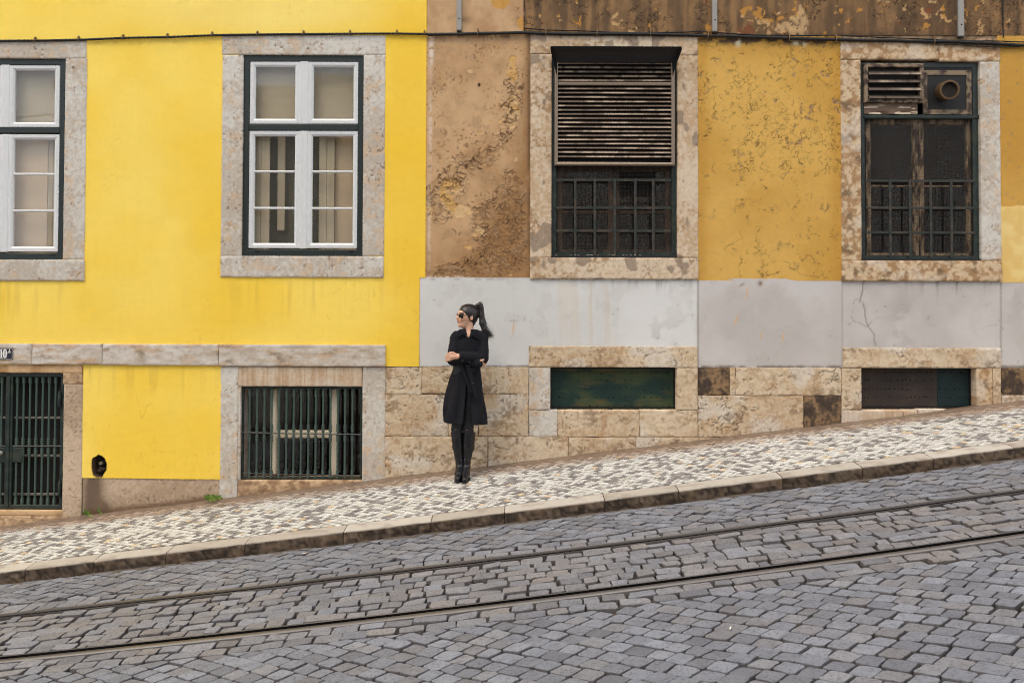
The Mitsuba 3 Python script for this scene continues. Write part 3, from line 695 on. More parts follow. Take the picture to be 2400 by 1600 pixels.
SETTS = []
def add_sett(q, seed, brown=0.0, rugged=1.0):
    rng = np.random.default_rng(seed)
    cxy = q.mean(0)
    d = q - cxy
    side = np.linalg.norm(np.roll(q, -1, 0) - q, axis=1)
    if side.min() < 0.008:
        return
    ring, nper = [], 4
    for k in range(4):                            # four wavy sides with rounded corners
        a, b2 = q[k], q[(k + 1) % 4]
        nrm = np.array([(b2 - a)[1], -(b2 - a)[0]]) / side[k]
        for t in (0.10, 0.36, 0.64, 0.90):
            ring.append(a + (b2 - a) * t + nrm * rng.normal(0, 0.0022 * rugged))
    ring = np.array(ring); ring = cxy + (ring - cxy)
    n = len(ring)
    zo, tx, ty = rng.normal(0, 0.0035 * rugged), *rng.normal(0, 0.030 * rugged, 2)
    base = lambda p: Z_ROAD + SLOPE * p[:, 0] + zo + tx * (p[:, 0] - cxy[0]) + ty * (p[:, 1] - cxy[1])
    r1, r2, r3 = cxy + (ring - cxy) * 0.988, cxy + (ring - cxy) * 0.952, cxy + (ring - cxy) * 0.5
    bump = lambda p, a: a * rugged * (f2(p[:, 0] * 28, p[:, 1] * 28, 3, 170) - 0.5)
    z1, z2 = base(r1) - 0.0055 + bump(r1, 0.004), base(r2) - 0.0006 + bump(r2, 0.003)
    v = np.vstack([np.c_[ring, base(ring) - 0.07], np.c_[r1, z1], np.c_[r2, z2], np.c_[r2, z2], np.c_[r3, base(r3) + 0.0008 + bump(r3, 0.006)], np.c_[cxy[None], base(cxy[None]) + 0.001]])
    i = np.arange(n); i2 = (i + 1) % n
    f = np.vstack([np.vstack([np.stack([i + o, i2 + o, i2 + o + n], 1), np.stack([i + o, i2 + o + n, i + o + n], 1)]) for o in (0, n, 3 * n)] + [np.stack([i + 4 * n, i2 + 4 * n, i * 0 + 5 * n], 1)])
    t = rng.random()
    c = lerp(S(125, 129, 139), S(100, 103, 112), t)
    c = lerp(c, S(124, 117, 112), np.clip(brown * (0.3 + 0.9 * rng.random()) + 0.25 * (rng.random() < 0.2), 0, 0.9))
    c = c * (0.90 + 0.20 * rng.random())
    m = f2(v[:, 0] * 20, v[:, 1] * 20, 3, 171)
    col = c * (0.84 + 0.32 * m)[:, None]
    col[:n] = S(42, 36, 32); col[n:2 * n] = lerp(col[n:2 * n], S(84, 72, 64), 0.5)
    # size in the picture: share of the frame that the stone covers
    pxy = np.stack(proj(ring[:, 0], base(ring), ring[:, 1]), 1)
    area = 0.5 * abs(np.sum(pxy[:, 0] * np.roll(pxy[:, 1], -1) - pxy[:, 1] * np.roll(pxy[:, 0], -1)))
    mx, my = pxy.mean(0)
    seen = -10 < mx < 2410 and my < 1610
    SETTS.append((area if seen else 0.0, v, f, col))

def zone(theta, b, y0, y1, a, c, seed, jit, gap, brown, rugged, skew=0.5, merge=0.0, rows=False):
    lo, hi = min(y0, y1), max(y0, y1)
    for k, q in enumerate(stone_polys(math.radians(theta), b, -6.3, 6.3, lo, hi, a, c, seed, jit, gap, skew, merge, rows)):
        p = Polygon(q)
        if not p.is_valid:
            continue
        p2 = p.intersection(sbox(-20, lo, 20, hi))
        if p2.is_empty or p2.geom_type != 'Polygon' or p2.area < 0.16 * p.area or p2.area < 0.0012:
            continue
        if p2.area < 0.985 * p.area:              # cut at the edge of its field: back to four corners
            r = np.array(p2.exterior.coords)[:-1]
            while len(r) > 4:
                s = [abs(float((r[i] - r[i - 1])[0] * (r[(i + 1) % len(r)] - r[i])[1] - (r[i] - r[i - 1])[1] * (r[(i + 1) % len(r)] - r[i])[0])) for i in range(len(r))]
                r = np.delete(r, int(np.argmin(s)), 0)
            if len(r) < 4:
                r = np.vstack([r, (r[-1] + r[0])[None] / 2])
            q = r
            if Polygon(q).exterior.is_ccw is False:
                q = q[::-1]
        cx_ = float(q[:, 0].mean())
        br = brown * (0.5 + float(f2(np.array([cx_ * 0.8]), np.array([q[:, 1].mean() * 1.2]), 3, 172)[0]))
        add_sett(q, seed * 10000 + k, br, rugged)
zone(-42, 0.045, Y_KF - 0.10, Y_R1 + 0.25, 0.140, 0.118, 31, 0.005, 0.0088, 0.15, 0.8)
def strip(y0, y1, n, a, *more):                  # rows parallel to the rails
    zone(0, 1e-5, y0, y1, a, abs(y1 - y0) / n, *more, rows=True)
strip(Y_R1 + 0.245, Y_R1 + 0.010, 2, 0.145, 32, 0.0055, 0.009, 0.3, 0.9, 0.7)
strip(Y_R1B - 0.010, Y_R2 + 0.006, 7, 0.132, 33, 0.0068, 0.0095, 0.45, 1.15, 0.9, 0.06)
strip(Y_R2B - 0.010, Y_R2B - 0.255, 2, 0.150, 34, 0.0055, 0.009, 0.35, 1.0, 0.8)
zone(-44, 0.03, Y_R2B - 0.26, Y_NEAR, 0.142, 0.130, 35, 0.0046, 0.0082, 0.08, 0.6, 0.4)
SETTS.sort(key=lambda s: -s[0])
rest = M()
for k, (area, v, f, col) in enumerate(SETTS):
    if k < 300 and area > 0:
        put('sett', (v, f), 'basalt', smooth=True, color=col, parent='road')
    else:
        rest.add(v, f, col)
put('small_setts', rest, 'basalt', smooth=True, parent='road', kind='stuff', label='grey stone setts farther up the road')

def rail(y_far, y_near, far_rail, label):
    """A grooved tram rail: polished head, dark groove, guard lip towards the inside of the track."""
    key = thing('tram_rail', label, 'tram rail', 'tram rails in the road')
    w = y_far - y_near
    s = -1 if far_rail else 1                     # far rail: head on the far side
    org = y_far if far_rail else y_near
    L = np.linspace(-6.6, 6.6, 60)
    def bar(pts, col_fn):
        P = np.array(pts); n = len(P)
        X, K = np.meshgrid(L, np.arange(n), indexing='ij')
        v = np.stack([X, org + s * P[K, 0] * w, Z_ROAD + SLOPE * X + P[K, 1]], -1).reshape(-1, 3)
        q = []
        for i in range(len(L) - 1):
            for k in range(n):
                q.append((i * n + k, i * n + (k + 1) % n, (i + 1) * n + (k + 1) % n, (i + 1) * n + k))
        return M().add(v, q, np.broadcast_to(col_fn(X, K), (len(L), n, 3)).reshape(-1, 3))
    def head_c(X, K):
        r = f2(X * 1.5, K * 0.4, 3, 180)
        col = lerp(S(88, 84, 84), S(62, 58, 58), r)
        col = lerp(col, S(150, 146, 144), ((K == 1) | (K == 2)) * (.35 + .5 * r))    # edge highlight, put into the colour
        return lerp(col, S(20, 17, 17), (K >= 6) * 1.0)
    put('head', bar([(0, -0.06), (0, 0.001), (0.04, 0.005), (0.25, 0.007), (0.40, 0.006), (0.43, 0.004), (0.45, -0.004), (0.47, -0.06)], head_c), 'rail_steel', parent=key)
    put('groove', bar([(0.46, -0.06), (0.47, -0.034), (0.86, -0.034), (0.87, -0.06)], lambda X, K: lerp(S(14, 12, 12), S(26, 22, 21), f2(X * 6, K, 2, 181))), 'coloured', parent=key)
    put('lip', bar([(0.865, -0.06), (0.87, 0.002), (0.885, 0.005), (0.97, 0.005), (1.0, -0.06)], lambda X, K: lerp(lerp(S(104, 99, 98), S(66, 61, 60), f2(X * 3, K, 2, 182)), S(16, 13, 13), (K < 2) * 1.0)), 'rail_steel', parent=key)  # lip wall facing the groove: shade put into the colour
rail(Y_R1, Y_R1B, True, 'tram rail nearer the kerb, set between the grey setts')
rail(Y_R2, Y_R2B, False, 'tram rail farther from the kerb, with a wide dark groove')

# ------------------------------------------------------------------ the two houses
YB = thing('yellow_house', 'bright yellow plastered house front with white windows and a green iron gate', 'building')
WB = thing('weathered_house', 'ochre house front with peeling plaster, a grey dado and a stone base', 'building')
DEEP = 0.34
OPEN = {}                                         # openings, in metres
def opening(name, L, Tp, R, B):
    OPEN[name] = rect(L, Tp, R, B)
    return OPEN[name]
for nm, r in (('w1', (-127, 143, 153, 602)), ('w2', (571, 130, 850, 599)), ('w3', (1293, 127, 1587, 603)), ('w4', (2018, 144, 2297, 611)),
              ('b2', (563, 905, 848.5, 1124)), ('b3', (1290, 861, 1586, 959)), ('b4', (2019, 861, 2287, 958)), ('gate', (-107, 873, 147, 1194))):
    opening(nm, *r)
grow = lambda r, d: (r[0] - d, r[1] + d, r[2] - d, r[3] + d)
holes = [grow(r, 0.05) for r in OPEN.values()]

BX = lambda py: np.interp(py, [80, 650], [1002, 995])
topz, side_l, side_r = WZ(1200, -60), -6.6, 6.6
zsplit = WZ(990, 650.5)
xb_hi, xb_lo = WX(998.5, 360), WX(983, 754)
m_y = sheet(side_l, xb_hi, zsplit, topz, 0.014, look_yellow, holes, ybase=-0.004)
put('wall', m_y, 'plaster', smooth=True, parent=YB)
put('wall', sheet(side_l, xb_lo, WZ(983, 858.5), zsplit, 0.014, look_yellow, holes, ybase=-0.004), 'plaster', smooth=True, parent=YB)
niche = Polygon([W(x, y) for x, y in ((216, 1078), (218, 1072), (226, 1068), (232, 1064), (240, 1068), (247, 1074), (251, 1086), (250, 1100), (243, 1110), (240, 1117), (228, 1118), (219, 1112), (216, 1098))])
def sheet_poly_cut(m, poly):
    (v, f), c = m.get()
    mid = v[f].mean(1)
    keep = np.array([not poly.contains(Point(a, b)) if poly.bounds[0] < a < poly.bounds[2] and poly.bounds[1] < b < poly.bounds[3] else True for a, b in mid[:, [0, 2]]])
    return (v, f[keep]), c
lo = sheet(WX(194, 990), WX(518, 990), WZ(350, 1119.5), WZ(350, 851), 0.008, look_yellow, (), ybase=-0.004)
lov, loc = sheet_poly_cut(lo, niche)
lov[0][:, 2] -= 0.010 * ss(WX(194, 990), WX(518, 990), lov[0][:, 0]) * (lov[0][:, 2] < WZ(350, 1110))
put('wall', lov, 'plaster', smooth=True, color=loc, parent=YB)
put('wall', sheet(side_l, WX(-158, 1040), -2.2, WZ(-158, 851), 0.02, look_yellow, (), ybase=-0.004), 'plaster', smooth=True, parent=YB)
def look_plinth(X, Z):
    h, c = stone_look('cement', X, Z, 301)
    px, py = proj(X, Z)
    damp = blobs(px, py, [(218, 1145, 26, 75, 1.1), (235, 1190, 34, 18, .9)]) * ss(0.3, 0.5, 0.25 + 0.6 * f2(X * 7, Z * 3, 4, 302))
    c = lerp(c, lerp(S(118, 96, 78), S(88, 74, 64), f2(X * 9, Z * 3, 3, 303)), np.clip(damp * 1.1, 0, 0.95))
    foot = ss(-16, -2, py - (1233 - 0.1215 * px) + 5 * f2(X * 6, Z * 0, 3, 304))
    c = lerp(c, S(96, 70, 46), 0.7 * foot)
    return 0.003 * h + 0.004 * f2(X * 3, Z * 3, 3, 305), c
put('plinth', sheet(WX(194, 1150), WX(520, 1150), WZ(350, 1240), WZ(350, 1120), 0.010, look_plinth, (), ybase=0.004), 'limestone', smooth=True, parent=YB)

# the hole in the wall with its pipe ends
nv = np.array(niche.exterior.coords)[:-1]; k = np.arange(len(nv)); k2 = (k + 1) % len(nv)
nm = M().add(np.vstack([np.c_[nv[:, 0], nv[:, 0] * 0 - 0.012, nv[:, 1]], np.c_[nv[:, 0], nv[:, 0] * 0 + 0.10, nv[:, 1]]]), np.stack([k, k2, k2 + len(nv), k + len(nv)], 1), S(104, 84, 66))
cen = nv.mean(0)
nm.add(np.vstack([np.c_[nv[:, 0], nv[:, 0] * 0 + 0.10, nv[:, 1]], [[cen[0], 0.11, cen[1]]]]), np.stack([k, k2, k * 0 + len(nv)], 1), S(44, 36, 30))
NI = put('wall_hole', nm, 'coloured', parent=YB, label='ragged hole with two pipe ends low in the yellow plaster')
for px, py, r in ((238, 1084, 0.022), (235.5, 1099, 0.022), (243, 1099, 0.012)):
    x, z = W(px, py, 0.06)
    v, q = tube([(x, 0.10, z), (x, 0.035, z)], r, 14, caps=False)
    v2, f2_ = tube([(x, 0.045, z), (x, 0.042, z)], r * 0.75, 14)
    put('pipe_end', M().add(v, q, S(120, 108, 96)).add(v2, f2_, S(150, 136, 112) if py < 1090 else S(66, 56, 50)), 'coloured', parent=NI)

# string course and surrounds
def stones(parent, items, style, seed, **k):
    for i, it in enumerate(items):
        name, L, Tp, R, B = it[:5]
        st = it[5] if len(it) > 5 else style
        kk = dict(k); kk.update(it[6] if len(it) > 6 else {})
        label = kk.pop('label', None)
        put(name, stone(rect(L, Tp, R, B), st, seed + i, **kk), 'limestone', smooth=True, parent=parent, label=label)
stones(YB, [('string_course_stone', a, 805 + a * 0.004, b, 852 + b * 0.0065) for a, b in ((-420, -180.8), (-180, 77.4), (78.2, 242.4), (243, 514.6), (515.2, 904))], 'band', 320, proud=0.034, chip=0.008, rough=0.003)

def white_window(key_label, ox, oy, seed, jambs):
    """ox, oy move the measures of the whole window (2400-wide picture)."""
    R = lambda L, Tp, Rr, B, y=0.03: rect(L + ox, Tp + oy, Rr + ox, B + oy, y)
    x0, x1, z0, z1 = R(568, 130, 852.5, 600, 0.01)
    fr = frame_ring(x0 - 0.01, x1 + 0.01, z0 - 0.01, z1 + 0.01, [(0, 0.012), (0.066, 0.012), (0.074, 0.020), (0.074, 0.09), (0, 0.09)])
    wk = put('window', fr, 'green_paint', parent=YB, label=key_label)
    tz0, tz1 = WZ(700, 306 + oy, .01), WZ(700, 291 + oy, .01)
    put('transom', bevel_box(x0 + 0.06, x1 - 0.06, 0.010, 0.08, tz0, tz1, 0.006), 'green_paint', parent=wk)
    stones(wk, [('lintel', 521 + ox, 83 + oy + .012 * max(0, -ox) * .3, 904 + ox, 129.4 + oy, 'pale'), ('jamb', 520 + ox, 130 + oy, 569 + ox, 599.6 + oy, 'pale'), ('jamb', 851.5 + ox, 130 + oy, 902 + ox, 599.6 + oy, 'pale'),
                ('sill', 517.5 + ox, 600.3 + oy, 899.5 + ox, 650 + oy, 'pale', dict(proud=0.024, chip=0.008))], 'pale', seed, proud=0.014)
    sash = [(0, 0.024), (0.004, 0.019), (0.034, 0.019), (0.052, 0.030), (0.052, 0.060), (0, 0.060)]
    for upper, (L, Tp, Rr, B) in ((1, (586.5, 145, 704, 291)), (1, (722.5, 145, 841, 291)), (0, (584, 307, 703, 582)), (0, (719.5, 307, 839.5, 582))):
        a = R(L, Tp, Rr, B)
        put('sash', frame_ring(*a, sash), 'white_frame', parent=wk)
        gx0, gx1, gz0, gz1 = a[0] + 0.05, a[1] - 0.05, a[2] + 0.05, a[3] - 0.05
        cuts = [gz0] + ([WZ(700, 488 + oy, .03), WZ(700, 402 + oy, .03)] if not upper else []) + [gz1]
        for zc in cuts[1:-1]:
            put('glazing_bar', bevel_box(gx0 - .002, gx1 + .002, 0.022, 0.056, zc - 0.011, zc + 0.011, 0.006), 'white_frame', parent=wk)
        for lo_, hi_ in zip(cuts[:-1], cuts[1:]):
            t = np.random.default_rng(seed + len(scene)).normal(0, 0.0012, 3)
            put('pane', M().add([(gx0, 0.044 + t[0], lo_), (gx1, 0.044 + t[1], lo_), (gx1, 0.044 + t[2], hi_), (gx0, 0.044 + t[0] - t[1] + t[2], hi_)], [[0, 1, 2, 3]]), 'glass', parent=wk)
    for L, Tp, Rr, B in ((703, 143, 723.5, 291.5), (702, 307, 720.5, 583)):
        a = R(L, Tp, Rr, B)
        put('meeting_stile', bevel_box(a[0], a[1], 0.014, 0.03, a[2], a[3], 0.005), 'white_frame', parent=wk)
    for dx in (598, 820):
        a = R(dx - 2, 586, dx + 8, 590, 0.005)
        put('drain_cap', bevel_box(a[0], a[1], 0.004, 0.02, a[2], a[3], 0.002), 'black_steel', parent=wk)
    # behind the panes: blind, folded shutters, room
    a = R(592, 150, 836, 292, 0.14)
    put('blind', bevel_box(a[0], a[1], 0.135, 0.14, a[2] - 0.03, a[3] + 0.1, 0.001), 'blind_cloth', parent=wk)
    def boards(L, Rr, y, n, mat, Tp=296, B=586):
        b = R(L, Tp, Rr, B, y)
        for i in range(n):
            w = (b[1] - b[0]) / n
            put('shutter_board', bevel_box(b[0] + i * w + 0.0015, b[0] + (i + 1) * w - 0.0015, y, y + 0.018, b[2], b[3], 0.003), mat, parent=wk)
    b = R(586, 296, 840, 588, 0.27)
    put('inner_board', bevel_box(b[0], b[1], 0.27, 0.29, b[2], b[3]), principled(S(84, 80, 64), .8), parent=wk)  # added board, lightens the black gap behind the panes
    if jambs == 'shutters':
        boards(590, 632, 0.12, 2, 'blind_cloth'); boards(747, 784, 0.12, 2, 'blind_cloth'); boards(784, 836, 0.17, 1, 'beige_paint')
        b = R(650, 296, 668, 540, 0.2)
        put('curtain', bevel_box(b[0], b[1], 0.2, 0.22, b[2], b[3], 0.008), 'blind_cloth', parent=wk)
    else:
        boards(590, 700, 0.13, 3, 'beige_paint'); boards(716, 812, 0.14, 1, 'beige_paint'); boards(812, 836, 0.12, 2, 'blind_cloth')
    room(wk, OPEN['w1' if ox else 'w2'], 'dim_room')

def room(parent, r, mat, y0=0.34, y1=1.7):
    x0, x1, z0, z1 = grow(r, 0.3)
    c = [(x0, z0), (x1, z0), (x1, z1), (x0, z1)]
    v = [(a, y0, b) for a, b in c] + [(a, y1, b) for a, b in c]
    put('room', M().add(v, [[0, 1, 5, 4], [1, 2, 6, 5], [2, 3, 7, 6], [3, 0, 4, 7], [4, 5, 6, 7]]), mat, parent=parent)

white_window('white two-light window with a stone surround, beside the weathered house', 0, 0, 340, 'shutters')
white_window('white two-light window with a stone surround, above the iron gate', -700, 8, 350, 'boards')

# basement window with turned bars, left house
BAL = lambda z0, z1, s=1.0: None
def baluster(x, y, z0, z1, mids, r=0.0088):
    """A turned iron bar: knops at both ends and at the middle."""
    p = [(r, z0)]
    def knop(a, b):
        h = b - a; n = 4
        for i in range(n):
            zc = a + h * (i + 0.5) / n; k = 2.15 - 0.16 * abs(i - 1.5)
            p.extend([(r * 1.15, zc - h / n * 0.48), (r * k, zc - h / n * 0.2), (r * k, zc + h / n * 0.2), (r * 1.15, zc + h / n * 0.48)])
    for a, b in mids:
        knop(a, b)
    p.append((r, z1))
    return lathe(p, x, y, 9)

b2 = OPEN['b2']
BW = put('basement_window', frame_ring(b2[0] + 0.004, b2[1] - 0.004, b2[2] + 0.004, b2[3] - 0.004, [(0, 0.03), (0.020, 0.03), (0.020, 0.055), (0, 0.055)]), 'green_iron', parent=YB, label='barred basement window with turned green iron bars')
stones(BW, [('lintel', 558, 858.8, 849, 905, 'combed'), ('jamb', 516, 858.8, 557.6, 1190, 'pale', dict(chip=.008, rough=.004)), ('jamb', 849.4, 858.8, 903, 1130, 'pale'),
            ('jamb', 558, 905.6, 563.5, 1125, 'pale', dict(res=.006)), ('sill', 558, 1125, 849, 1172, 'rubble')], 'pale', 370, proud=0.010)
bz = lambda py: WZ(700, py, 0.04)
for i in range(15):
    px = 500 + (333 + i * 67.5) / 3.92
    x = WX(px, 1010, 0.042)
    v, q = baluster(x, 0.042, b2[2] + 0.015, b2[3] - 0.015, [(bz(1120), bz(1100)), (bz(1035), bz(1018)), (bz(1012), bz(994)), (bz(930), bz(911))])
    put('bar', M().add(v, q), 'turned_iron', smooth=True, parent=BW)
for py, r in ((1016, 0.007), (1112, 0.005)):
    put('cross_rod', M().add(*tube([(b2[0] + .01, 0.030, WZ(565, py - 2)), (b2[1] - .01, 0.030, WZ(846, py + 3))], r, 6)), 'green_iron', parent=BW)
for L, R_ in ((633, 648), (776, 790)):
    a = rect(L, 912, R_, 1113, 0.12)
    put('stile', bevel_box(a[0], a[1], 0.12, 0.2, a[2], a[3], 0.008), 'cream_paint', parent=BW)
a = rect(648.5, 1008, 775.5, 1025, 0.16)
put('glazing_bar', bevel_box(a[0], a[1], 0.125, 0.19, a[2], a[3], 0.008), 'cream_paint', parent=BW)
for L, Tp, R_, B in ((563, 905, 633, 1124), (648, 905, 776, 1008), (648, 1025, 776, 1124), (790, 905, 849, 1124)):
    a = rect(L, Tp, R_, B, 0.18)
    put('pane', M().add([(a[0], 0.18, a[2]), (a[1], 0.18, a[2]), (a[1], 0.18, a[3]), (a[0], 0.18, a[3])], [[0, 1, 2, 3]]), 'glass', parent=BW)
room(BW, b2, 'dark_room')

# iron gate
gt = OPEN['gate']
GT = put('gate', frame_ring(gt[0] + .004, gt[1] - .004, gt[2] + .004, gt[3] - .004, [(0, 0.03), (0.035, 0.03), (0.040, 0.036), (0.040, 0.07), (0, 0.07)]), 'green_iron', parent=YB, label='green iron gate of turned bars under the number plate')
a = rect(12, 874, 28.5, 1193, 0.03)
put('centre_stile', M().mesh(bevel_box(a[0], a[1], 0.022, 0.075, a[2] + .02, a[3] - .02, .006)).mesh(bevel_box(a[0] + .022, a[1] - .022, 0.010, 0.022, a[2] + .03, a[3] - .03, .006)), 'green_iron', parent=GT)
bz = lambda py: WZ(60, py, 0.05)
for i in range(-8, 7):
    px = 39 + 15.0 * i if i >= 0 else 3 + 15.0 * (i + 1)
    x = WX(px, 1035, 0.05)
    v, q = baluster(x, 0.05, gt[2] + .02, gt[3] - .02, [(bz(1184), bz(1166)), (bz(1067), bz(1048)), (bz(1044), bz(1026)), (bz(898), bz(879))], 0.0094)
    put('bar', M().add(v, q), 'turned_iron', smooth=True, parent=GT)
for py in (1046,):
    put('cross_rod', M().add(*tube([(gt[0] + .02, 0.036, WZ(-90, py)), (gt[1] - .02, 0.036, WZ(140, py))], 0.008, 6)), 'green_iron', parent=GT)
for L, R_ in ((28.5, 52), (-14, 12)):
    a = rect(L, 1048, R_, 1083, 0.03)
    put('lock_plate', bevel_box(a[0], a[1], 0.028, 0.06, a[2], a[3], .004), 'green_iron', parent=GT)
x, z = W(2, 1061, 0.01)
put('door_knob', trimesh.creation.icosphere(subdivisions=2, radius=0.022).apply_translation((x, 0.006, z)), 'zinc', smooth=True, parent=GT)
for py in (936, 1145):
    x = WX(139, py, 0.015)
    z0_, z1_ = WZ(139, py + 22, .015), WZ(139, py - 22, .015)
    p = [(0.0, z0_), (.006, z0_ + .01), (.010, z0_ + .02), (.010, z0_ + .03), (.017, z0_ + .035), (.017, z1_ - .035), (.010, z1_ - .03), (.010, z1_ - .02), (.006, z1_ - .01), (0, z1_)]
    put('hinge', M().add(*lathe(p, x, 0.018, 10)), 'green_iron', smooth=True, parent=GT)
for py in (978, 1067, 1157):
    a = rect(-100, py - 2.5, 142, py + 2.5, 0.16)
    put('inner_rail', bevel_box(a[0], a[1], 0.15, 0.18, a[2], a[3], .003), 'zinc', parent=GT)
a = rect(-110, 870, 150, 1196, 0.22)
put('inner_door', bevel_box(a[0], a[1], 0.22, 0.25, a[2], a[3]), 'rubber', parent=GT)
stones(GT, [('lintel', -160, 853.5, 193, 873, 'threshold'), ('jamb', 148, 873.6, 193.5, 899, 'rubble', dict(rough=.002)), ('jamb', 148, 899.6, 193, 1225, 'cement', dict(chip=.006)), ('jamb', -152, 873.6, -108, 1240, 'cement'),
            ('threshold', -152, 1194.6, 147.5, 1207, 'threshold', dict(proud=.016)), ('footing', -160, 1207.6, 160, 1250, 'rubble', dict(proud=.02, rough=.004))], 'cement', 380, proud=0.008)
room(GT, gt, 'dark_room', 0.3, 1.2)

# ------------------------------------------------------------------ the weathered house
xr = side_r
put('wall', sheet(WX(998.5, 360), WX(1246, 360), WZ(1120, 652), WZ(1120, 80.5), 0.0062, look_tan, ()), 'plaster', smooth=True, parent=WB, label='tan plaster panel with cracked and peeling paint')
put('wall', sheet(WX(1633, 370), WX(1973, 370), WZ(1800, 657.5), WZ(1800, 84), 0.0065, look_ochre, ()), 'plaster', smooth=True, parent=WB, label='ochre plaster panel between two windows, scattered with cracks')
put('wall', sheet(WX(2340, 370), xr, WZ(2400, 662), WZ(2340, 84), 0.010, look_ochre, ()), 'plaster', smooth=True, parent=WB)
put('wall', sheet(WX(1001, 40), WX(2480, 40), WZ(1200, 80), topz, 0.0068, look_brown, ()), 'plaster', smooth=True, parent=WB, label='dark stained plaster above the cable, flaking in patches')
put('dado', sheet(WX(983.5, 750), xr, WZ(1300, 859.5), WZ(1300, 651), 0.010, look_dado, ()), 'plaster', smooth=True, parent=WB, label='grey painted dado below the windows')
bed_holes = [grow(OPEN[k], 0.02) for k in ('w3', 'w4', 'b3', 'b4')]
def look_mortar(X, Z):
    n = f2(X * 30, Z * 30, 3, 390)
    return 0.006 * n, lerp(S(176, 150, 120), S(112, 91, 70), ss(.3, .65, n))
put('mortar_bed', sheet(WX(903, 1000), xr, WZ(1200, 1140), WZ(1200, 60), 0.03, look_mortar, bed_holes, ybase=0.014, thick=0), 'limestone', smooth=True, parent=WB)

A = 'ashlar'
stones(WB, [('ashlar_block', *b) for b in (
    (904, 859.5, 988, 924), (989, 859.5, 1112, 922), (1113, 859.8, 1238.5, 922.5), (902, 925, 1050, 1021), (1051, 923, 1121, 1021), (1122, 923.5, 1238.5, 1021),
    (901, 1022, 1142.5, 1140), (1144, 1022.5, 1331, 1115), (1240, 961, 1306, 1022.5, 'pale', dict(rough=.005)), (1307, 961, 1499, 1023.5), (1500, 961, 1635, 1023.5),
    (1332, 1024.5, 1490, 1095), (1491, 1024.5, 1636, 1078), (1637, 861, 1709.5, 925.5, 'dark', dict(label='small blackened block in the stone base, beside the green panel')), (1710.5, 861, 1723.5, 925.5), (1724.3, 861, 1971, 925.8), (1637, 926.8, 1882, 1024),
    (1884, 926.8, 1971.5, 1014, 'dark', dict(proud=.004, rough=.005, label='large soot-dark block in the stone base')), (1637, 1024.6, 1725, 1066), (2347.5, 862, 2520, 925, 'dark'), (2347.5, 926, 2520, 970))], A, 400, proud=0.006, rough=0.004, chip=0.013, wob=0.005, rnd=0.003)

def old_window(name, stones_, label, seed, style):
    r = OPEN[name]
    wk = put('window', frame_ring(r[0] + .003, r[1] - .003, r[2] + .003, r[3] - .003, [(0, 0.035), (0.045, 0.035), (0.050, 0.042), (0.050, 0.10), (0, 0.10)]), 'green_iron', parent=WB, label=label)
    stones(wk, stones_, style, seed, proud=0.012)
    return wk, r

def wire_mesh(parent, r, y, pitch=0.0135, rad=0.0009):
    m = M()
    for x in np.arange(r[0], r[1], pitch):
        m.mesh(trimesh.creation.box(bounds=[(x - rad, y - rad, r[2]), (x + rad, y + rad, r[3])]))
    for z in np.arange(r[2], r[3], pitch):
        m.mesh(trimesh.creation.box(bounds=[(r[0], y - rad + .0012, z - rad), (r[1], y + rad + .0012, z + rad)]))
    put('wire_mesh', m, 'dark_wire', parent=parent, kind='stuff')

def grille(parent, xs, zs, x0, x1, ztop, zbot, y=0.012, w=0.0125):
    for z in zs:
        put('grille_bar', bevel_box(x0, x1, y, y + 0.010, z - w, z + w, .002), 'old_iron', parent=parent)
    for x in xs:
        put('grille_bar', bevel_box(x - w, x + w, y - 0.009, y - 0.001, zbot, ztop, .002), 'old_iron', parent=parent)

w3, r3 = old_window('w3', [('lintel', 1243, 80, 1529, 127, 'tan', dict(proud=.012)), ('lintel', 1529.6, 80, 1635, 130, 'tan'), ('jamb', 1243, 127.6, 1292.5, 603.4, 'tan'), ('jamb', 1587.5, 130.6, 1636, 603.8, 'tan', dict(chip=.014)),
                         ('sill', 1242, 604.2, 1636, 654, 'tan', dict(proud=.026, chip=.007))], 'window with a metal louvre and hood over a green iron grille', 430, 'tan')
lr = rect(1300, 140, 1581, 388, -0.02)
L3 = put('louvre', frame_ring(*lr, [(0, -0.035), (0.012, -0.040), (0.032, -0.030), (0.034, 0.03), (0, 0.03)]), 'grimy_frame', parent=w3)
def slat_mesh(x0, x1, z, seed, lip=0.014, dark=0.0):
    n = 70
    xs = np.linspace(x0, x1, n)
    prof = np.array([(-0.026, 0.0), (-0.030, 0.006), (-0.026, lip), (0.012, lip + 0.024), (0.014, lip + 0.018), (-0.020, 0.0)])
    X, K = np.meshgrid(xs, np.arange(len(prof)), indexing='ij')
    sag = 0.0015 * np.sin((X - x0) * 2.4 + seed)
    v = np.stack([X, prof[K, 0], z + prof[K, 1] + sag], -1).reshape(-1, 3)
    t = f2(X * 5, X * 0 + seed, 3, 440 + seed)
    lipk = ((K == 1) | (K == 2)).astype(float)  # front lips coloured lighter, a painted glint along each slat
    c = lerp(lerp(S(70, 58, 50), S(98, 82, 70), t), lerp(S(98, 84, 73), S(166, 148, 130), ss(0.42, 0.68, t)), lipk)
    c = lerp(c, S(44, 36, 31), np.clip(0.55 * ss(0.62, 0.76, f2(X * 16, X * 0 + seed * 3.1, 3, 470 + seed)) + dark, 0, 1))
    f, k = [], len(prof)
    for i in range(n - 1):
        for j in range(k):
            f.append((i * k + j, i * k + (j + 1) % k, (i + 1) * k + (j + 1) % k, (i + 1) * k + j))
    return M().add(v, f, c.reshape(-1, 3))
